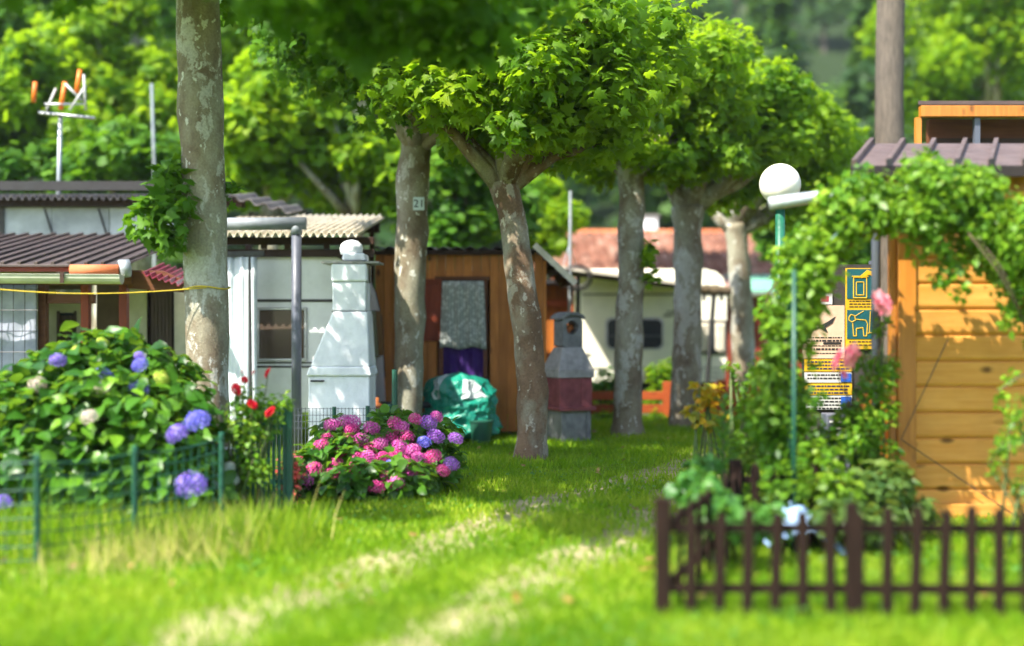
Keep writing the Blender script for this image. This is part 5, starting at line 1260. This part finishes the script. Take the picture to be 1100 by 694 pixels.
# pink hydrangea
pb = []
for px, py, Y, r in ((345, 500, 10.3, .27), (375, 490, 10.4, .3), (410, 480, 10.6, .32), (445, 475, 10.8, .3), (470, 465, 11.2, .22), (340, 520, 10.1, .22), (385, 520, 10.0, .28), (430, 515, 10.1, .28), (465, 505, 10.5, .22), (360, 470, 10.7, .22), (480, 490, 10.9, .16), (420, 455, 11.2, .2)):
    r *= .82; c = P(px, py+3, Y); pb.append((c.x, c.y-.03, c.z+.02, r, r, r*.8))
pk = bush('hydrangea_bush', 'low hydrangea crowded with pink and mauve heads in front of the white barbecue', 'hydrangea', pb, 3600, (.07, .13), 'hedge_leaf', base=P(405, 530, 10.4), stems=22)
random.seed(21)
PH = [('mauve', 355, 456), ('pink', 375, 472), ('pink', 352, 472), ('pink', 400, 483), ('mauve', 398, 462), ('mauve', 380, 455), ('pink', 418, 470), ('mauve', 428, 482), ('pink', 412, 490), ('pink', 437, 470), ('blue', 455, 476), ('mauve', 470, 449), ('violet', 460, 452), ('violet', 488, 471), ('violet', 484, 497), ('pink', 355, 510), ('pink', 372, 512), ('mauve', 326, 516), ('pink', 320, 496), ('pink', 390, 505), ('pink', 400, 515), ('pink', 408, 508), ('pink', 385, 493), ('mauve', 395, 490), ('pink', 403, 525), ('mauve', 426, 520), ('pink', 453, 508), ('pink', 476, 505), ('pink', 432, 497), ('mauve', 450, 495), ('mauve', 445, 485), ('pink', 366, 485), ('pink', 345, 480), ('mauve', 368, 452), ('pink', 425, 455), ('mauve', 432, 461), ('violet', 468, 470), ('pink', 464, 492), ('mauve', 408, 478), ('pink', 380, 500), ('pink', 412, 516), ('mauve', 442, 508), ('pink', 338, 505), ('pink', 446, 452), ('blue', 420, 498), ('pink', 396, 498), ('pink', 362, 497), ('pink', 424, 490), ('mauve', 390, 474), ('pink', 376, 462)]
for kd, px, py in PH:
    Y = 9.72+(540-py)/100*.95+random.uniform(-.05, .05); head(pk, kd, px+random.uniform(-2, 2), py+random.uniform(-2, 2), Y, random.uniform(.052, .07))
sb = bush('begonia', 'salmon red flowering plant at the left foot of the pink hydrangea', 'flowers', [(*P(313, 505, 9.8), .1, .1, .14), (*P(312, 530, 9.8), .1, .1, .12)], 160, (.04, .08), 'rose_leaf', stems=4)
n = 220; pos, d, i_ = blobpts([(*P(312, 505, 9.72), .1, .09, .13), (*P(312, 532, 9.72), .08, .08, .12)], n); leafmesh('blossom', 'small', pos, leafnorm(d, n), RNG.uniform(.03, .05, n), 'salmon', sb)

# ------------------------------------------------------------------ green slat fence with red rose
sf = thing('slat_fence', 'short dark green slatted fence panel between the two hydrangeas', 'fence', (WX(285, 9.3), 9.3, 0))
for px, Yp in ((257, 9.1), (311, 9.3)):
    mb = MB(); mb.bx(WX(px-3.5, Yp), WX(px+3.5, Yp), Yp-.02, Yp+.03, 0, WZ(432 if px > 300 else 446, Yp)); mb.build('post', 'green_plastic', sf, bevel=.005)
for i in range(8):
    px = 266+i*5.6; Yp = 9.15+.02*i; mb = MB(); mb.bx(WX(px-1.9, Yp), WX(px+1.9, Yp), Yp, Yp+.012, .03, WZ(432+(i % 3), Yp)); mb.build('slat', 'green_plastic', sf, bevel=.003)
mb = MB(); mb.bx(WX(257, 9.25), WX(311, 9.25), 9.33, 9.35, .2, .23); mb.bx(WX(257, 9.25), WX(311, 9.25), 9.33, 9.35, .6, .63); mb.build('rail', 'green_plastic', sf)
rb = bush('rose_bush', 'climbing rose with red blooms on the green slatted fence', 'rose', [(*P(270, 430, 9.05), .12, .1, .1), (*P(262, 455, 9.0), .12, .1, .16), (*P(282, 450, 9.0), .13, .1, .15), (*P(268, 485, 8.98), .1, .09, .16), (*P(298, 432, 9.05), .09, .08, .07), (*P(275, 505, 8.98), .1, .09, .1), (*P(250, 440, 9.0), .06, .06, .06)], 900, (.03, .06), 'vine_leaf', 'small', stems=12, base=P(268, 545, 9.0))
ex = MB()
for px, py, r, Y in ((287.5, 400, .038, 9.0), (254, 418, .042, 8.95), (271.5, 434, .036, 8.9), (290, 442, .042, 8.9), (263, 408, .025, 9.05), (272, 400, .014, 9.0), (260, 399, .014, 9.05)):
    share('rose', ROSE['red'], rb, P(px, py, Y), (random.uniform(.8, 1.4), random.uniform(-.3, .3), random.uniform(0, 6)), r*.72)
    ex.tube([P(px, py+2, Y), P(px-2, py+20, Y+.02), P(268+(px-268)*.5, py+50, Y+.05)], .004, 5)
ex.build('stem', 'green_stem', rb)
# small white flowering plant with navy striped pot
wp = bush('potted_plant', 'white flowering plant in a navy and white striped pot right below the nearest trunk', 'potted plant', [(*P(244, 505, 9.2), .13, .1, .12), (*P(240, 530, 9.1), .13, .1, .08), (*P(250, 462, 9.3), .08, .08, .06)], 380, (.05, .1), 'rose_leaf', stems=6)
for px, py in ((246, 502), (238, 508), (250, 515), (240, 528), (232, 520)): head(wp, 'white', px, py, 8.98, .045)
mb = MB(); c = P(247, 500, 9.5); c.z = 0
for k in range(8): mb.lathe((c.x, c.y, k*.055), [(.12, 0), (.125, .054)], 20, mi=k % 2)
mb.build('pot', ['navy', 'sign_white'], wp)

# ------------------------------------------------------------------ green wire fence (left) + low mesh fence
wf = thing('wire_fence', 'low green wire fence on thin posts in front of the blue hydrangea', 'fence', (WX(100, 7.6), 7.6, 0))
FP = [(-110, 7.1, .63), (40, 7.25, .60), (145, 7.75, .60), (238, 8.5, .62)]
for px, Yp, h in FP:
    mb = MB(); mb.tube([(WX(px, Yp), Yp, 0), (WX(px, Yp), Yp, h)], .018, 10); mb.lathe((WX(px, Yp), Yp, h), [(.02, 0), (.02, .012), (.008, .02)], 10); mb.build('post', 'green_plastic', wf)
mb = MB()
for (a, Ya_, ha), (b, Yb_, hb_) in zip(FP[:-1], FP[1:]):
    A = Vector((WX(a, Ya_), Ya_-.02, ha-.02)); B_ = Vector((WX(b, Yb_), Yb_-.02, hb_-.02)); L_ = (B_-A).length
    for k in range(8):
        z = -k*.078; q = [A.lerp(B_, u)+Vector((0, 0, z-.025*math.sin(math.pi*u)*(1 if k < 2 else .5))) for u in np.linspace(0, 1, 9)]; mb.tube(q, .0042 if k else .006, 5)
    m_ = int(L_/.075)
    for k in range(m_): q = A.lerp(B_, k/m_); mb.tube([q+Vector((0, 0, -.02)), q+Vector((0, 0, -.56))], .0028, 4)
mb.build('wire_mesh', 'green_plastic', wf)
mf = thing('mesh_fence', 'low green wire mesh fence in front of the white masonry barbecue', 'fence', (WX(350, 12.6), 12.6, 0))
Ym = 12.6
for px, t_ in ((359, 437), (395, 436), (419, 434)):
    mb = MB(); mb.tube([(WX(px, Ym), Ym, 0), (WX(px, Ym), Ym, WZ(t_, Ym))], .02, 10); mb.build('post', 'green_plastic', mf)
mb = MB(); mb.tube([(WX(424, Ym), Ym, 0), P(424, 397, Ym)], .027, 10); mb.build('tall_post', 'green_plastic', mf)
mb = MB(); x = WX(262, Ym)
while x < WX(422, Ym): mb.tube([(x, Ym, 0), (x, Ym, WZ(438, Ym))], .0035, 4); x += .035
for z_ in (439, 446, 453, 460): mb.tube([P(262, z_, Ym), P(422, z_, Ym)], .0035, 4)
mb.build('wire_mesh', 'grey_metal', mf)
gbt = thing('gas_bottle', 'small rusty brown tank beside the white caravan', 'gas bottle', (WX(413, 14.9), 14.0, 0))
mb = MB(); mb.lathe((WX(413, 14.9), 14.0, 0), [(.1, 0), (.12, .03), (.12, .38), (.09, .46), (.03, .5), (.03, .55)], 20); mb.build('tank', 'rust', gbt, smooth=True)

# ------------------------------------------------------------------ picket fence
pf = thing('picket_fence', 'low dark brown picket fence round the garden bed at the lower right', 'fence', (1.5, 6.2, 0))
def picket_mesh(h, w):
    m = MB(); m.prism([(-w/2, 0), (w/2, 0), (w/2, h-.03), (0, h), (-w/2, h-.03)], -.009, .009); o = m.build('picket', 'dark_wood', None, bevel=.003); me = o.data
    c = o.location.copy(); bpy.data.objects.remove(o); return me, c
PM, pc = picket_mesh(.50, .05)
def pickets(a, b, n, hscale=1.0, skip_first=False):
    a, b = Vector(a), Vector(b); ang = math.atan2(b.y-a.y, b.x-a.x)
    for i in range(n):
        if skip_first and i == 0: continue
        u = i/(n-1); q = a.lerp(b, u)
        q = q+Vector((math.sin(ang)*.028, -math.cos(ang)*.028, 0))
        o = link('picket', PM, pf, q); o.rotation_euler = (random.uniform(-.02, .02), random.uniform(-.03, .03), ang); o.scale = (1, 1, hscale*random.uniform(.95, 1.05))
        bv = o.modifiers.new('bevel', 'BEVEL'); bv.width = .003; bv.segments = 1
    for z in (.12, .40):
        m = MB(); m.bar(a+Vector((0, 0, z)), b+Vector((0, 0, z)), .022, .045); m.build('rail', 'dark_wood', pf, bevel=.004)
A = (WX(712, 6.05), 6.05, 0); B_ = (3.4, 6.0, 0); C_ = (WX(790, 7.9), 7.9, 0); D_ = (WX(872, 7.95), 7.95, 0)
pickets(A, B_, 22, skip_first=True); pickets(A, C_, 9, .96, True); pickets(C_, D_, 5, .98, True)
for q, h in ((A, .54), (C_, .52), ((WX(915, 6.03), 6.03, 0), .52)):
    mb = MB(); mb.bx(q[0]-(.025 if q[0] > 1.4 else .035), q[0]+(.025 if q[0] > 1.4 else .035), q[1]-.035, q[1]+.035, 0, h); mb.build('post', 'dark_wood', pf, bevel=.006)
# garden bed plants
def mkb(lst): return [(*P(a, b, Y), r, r, r*zs_) for a, b, Y, r, zs_ in lst]
g1 = bush('rose_bush', 'tall pink rose bush between the arch and the pine shed', 'rose', mkb([(938, 415, 8.5, .1, 1), (915, 445, 8.5, .1, 1), (940, 440, 8.5, .14, 1), (915, 470, 8.4, .16, 1), (945, 490, 8.5, .13, 1), (950, 395, 8.6, .09, 1), (948, 350, 8.6, .04, 1.5), (930, 385, 8.5, .07, 1), (890, 470, 8.5, .1, 1)]), 1600, (.035, .075), 'vine_leaf', 'small', stems=14, base=P(915, 570, 8.5))
ex = MB()
for px, py, r in ((948, 325, .055), (900, 386, .052), (914, 382, .056), (907, 402, .02)):
    share('rose', ROSE['pink'], g1, P(px, py, 8.0), (random.uniform(.8, 1.3), random.uniform(-.4, .4), random.uniform(0, 6)), r); ex.tube([P(px, py+3, 8.37), P(px+3, py+30, 8.4), P(925, 440, 8.5)], .005, 5)
ex.tube([P(908, 580, 8.45), P(905, 500, 8.42), P(912, 430, 8.45)], .016, 7); ex.build('stem', 'twig', g1)
bush('garden_shrub', 'leafy green shrub in the bed left of the arch foot behind the picket fence', 'shrub', mkb([(800, 490, 8.6, .12, 1), (825, 470, 8.4, .12, 1.2), (812, 440, 8.4, .1, 1), (845, 520, 7.8, .14, 1), (800, 530, 8.0, .1, .8), (880, 500, 8.0, .15, 1.1), (900, 530, 7.8, .14, 1)]), 1500, (.035, .08), 'vine_leaf', 'small')
bush('garden_shrub', 'pale green low plants at the foot of the pine shed', 'shrub', mkb([(930, 530, 7.9, .16, .8), (955, 520, 8.0, .14, 1), (900, 555, 7.5, .12, .8), (980, 545, 8.0, .12, .6), (940, 560, 7.6, .15, .6)]), 900, (.05, .1), 'rose_leaf', 'ovate')
bush('garden_shrub', 'yellow green plants inside the corner of the picket fence', 'shrub', mkb([(745, 520, 7.6, .1, .8), (765, 540, 7.2, .12, .8), (780, 560, 7.0, .1, .8), (820, 560, 7.2, .12, .7), (755, 500, 7.9, .08, .8)]), 620, (.05, .1), 'lily_leaf', 'ovate')
bush('garden_shrub', 'thin yellow green spray hanging before the pine shed at the right edge', 'shrub', mkb([(1072, 492, 7.7, .05, 1.5), (1085, 470, 7.7, .06, 1.5), (1068, 510, 7.7, .03, 1), (1092, 440, 7.7, .07, 1.6), (1098, 520, 7.7, .06, 2)]), 330, (.025, .05), 'vine_leaf', 'small', base=P(1105, 590, 7.7), stems=6)
# lily stalk plant
ly = thing('lily_plant', 'leafy green lily stalk rising behind the picket fence corner', 'lily', (WX(776, 8.3), 8.3, 0))
mb = MB(); q = [(WX(776, 8.3), 8.3, 0), P(776, 520, 8.3), P(777, 470, 8.3), P(778, 432, 8.3)]; mb.tube(q, [.01, .009, .007, .004], 6); mb.build('stem', 'green_stem', ly)
n = 46; u = np.linspace(.12, 1, n); base_ = np.array(P(776, 560, 8.3)); tip = np.array(P(778, 430, 8.3)); pos = base_+(tip-base_)*u[:, None]; an = np.arange(n)*2.4
ax = np.stack([np.cos(an), np.sin(an), .9+.5*u], 1); nr = np.stack([-np.cos(an)*.8, -np.sin(an)*.8, np.ones(n)], 1); leafmesh('leaves', 'ovate', pos, nr, .17-.08*u, 'lily_leaf', ly, axis=ax, width=.05)
bush('flowering_stem', 'orange and yellow flowering plant beside the knobbly plane trunk', 'flowers', mkb([(760, 432, 9.2, .05, 1), (752, 418, 9.2, .04, 1), (768, 420, 9.2, .045, .8), (745, 440, 9.1, .04, 1), (775, 445, 9.2, .04, .6), (756, 455, 9.1, .05, .8)]), 130, (.05, .09), 'yellow_leaf', 'ovate', base=P(765, 540, 9.1), stems=7)
bush('garden_shrub', 'light leafy plant with yellow tips in front of the farthest plane trunk', 'shrub', mkb([(795, 410, 9.0, .06, 1), (785, 395, 9.0, .05, 1), (805, 430, 9.0, .07, 1), (770, 500, 8.8, .08, .8), (790, 470, 8.9, .06, 1)]), 330, (.03, .06), 'vine_leaf', 'small', base=P(800, 530, 9.0))
# shrubs at the caravans
bush('fern', 'feathery green fern left of the straight grey plane trunk at the cream caravan', 'fern', mkb([(655, 410, 18.9, .22, 1), (645, 420, 18.9, .18, .9), (665, 415, 18.9, .15, 1)]), 500, (.05, .12), 'lily_leaf', 'small')
bush('garden_shrub', 'light green shrub against the cream caravan between two plane trunks', 'shrub', mkb([(708, 400, 19.2, .16, 1.2), (718, 415, 19.2, .2, 1.1), (722, 395, 19.2, .12, 1), (705, 425, 19.1, .18, 1)]), 620, (.06, .12), 'plane_leaf_lush', 'small')
bush('garden_shrub', 'low sunlit shrub behind the rail fence beside the grey barbecue', 'shrub', mkb([(640, 450, 18.3, .14, .6), (655, 448, 18.3, .16, .6), (705, 447, 18.2, .1, .8)]), 420, (.05, .1), 'plane_leaf_lush', 'small')

# pale blue garden sheet
bs = MB(); vs = []; fs = []; nx, ny = 26, 18
for j in range(ny+1):
    for i in range(nx+1):
        u, v = i/nx, j/ny; x = WX(818, 7.7)+u*.46; y = 7.5+v*.5
        hgt = -.0+.26*math.sin(math.pi*min(1, max(0, u*.9+.1)))*math.sin(math.pi*(.15+.7*v))+.05*noise.noise(Vector((x*7, y*7, 2)))+.03*noise.noise(Vector((x*18, y*18, 7)))
        vs.append((x, y, .01+max(0, hgt)))
for j in range(ny):
    for i in range(nx): a = j*(nx+1)+i; fs.append((a, a+1, a+nx+2, a+nx+1))
bs.add(vs, fs, rnd=1); o = bs.build('plastic_sheet', 'pale_blue', None); tag(o, 'crumpled pale blue plastic sheet behind the picket fence by the arch foot', 'plastic sheet'); md = o.modifiers.new('t', 'SOLIDIFY'); md.thickness = .004

# ------------------------------------------------------------------ sky, sun, camera
SUN = Vector((-.68, -.66, 1.18)).normalized()
el = math.asin(SUN.z); az = math.atan2(SUN.x, SUN.y)
w = bpy.data.worlds.new('World'); S.world = w; w.use_nodes = True; nt = w.node_tree
bg = nt.nodes['Background']; sky = nt.nodes.new('ShaderNodeTexSky'); sky.sky_type = 'NISHITA'; sky.sun_disc = False
sky.sun_elevation = el; sky.sun_rotation = az; sky.air_density = 1.0; sky.dust_density = 1.5
nt.links.new(sky.outputs[0], bg.inputs[0]); bg.inputs[1].default_value = .15
ld = bpy.data.lights.new('sun', 'SUN'); ld.energy = 4.5; ld.angle = R(.55); ld.color = (1, .94, .84)
lo = bpy.data.objects.new('sun', ld); COL.objects.link(lo); lo.rotation_euler = SUN.to_track_quat('Z', 'Y').to_euler(); lo.location = (-8, -4, 20)
cd = bpy.data.cameras.new('camera'); cam = bpy.data.objects.new('camera', cd); COL.objects.link(cam); S.camera = cam
cam.location = (0, 0, H); cam.rotation_euler = (R(90), 0, 0)
cd.sensor_fit = 'HORIZONTAL'; cd.sensor_width = 36; cd.lens = 36*F/1100; cd.clip_end = 2000; cd.clip_start = .05
cd.dof.use_dof = True; cd.dof.focus_distance = 11.5
APERTURE = .098
cd.dof.aperture_fstop = cd.lens/1000/APERTURE
# haze
HAZE = .0004
if HAZE:
    mb = MB(); mb.bx(-230, 230, -3, 230, -3, 90); hz = mb.build('haze', [], None)
    m, nt, out = newmat('haze_air'); pv = nt.nodes.new('ShaderNodeVolumePrincipled'); pv.inputs['Color'].default_value = (.85, .92, 1, 1); pv.inputs['Density'].default_value = HAZE; pv.inputs['Anisotropy'].default_value = .3
    nt.links.new(pv.outputs[0], out.inputs['Volume']); hz.data.materials.append(m); tag(hz, 'thin pale summer haze over the wooded hillside', kind='stuff')
S.view_settings.view_transform = 'Standard'; S.view_settings.look = 'None'; S.view_settings.gamma = 1; S.view_settings.exposure = 1.7
S.render.engine = 'CYCLES'; S.cycles.use_denoising = True; S.cycles.max_bounces = 8; S.cycles.transparent_max_bounces = 4
S.cycles.transmission_bounces = 3; S.cycles.volume_bounces = 0; S.cycles.diffuse_bounces = 4; S.cycles.glossy_bounces = 2
S.cycles.use_adaptive_sampling = True; S.cycles.adaptive_threshold = .02
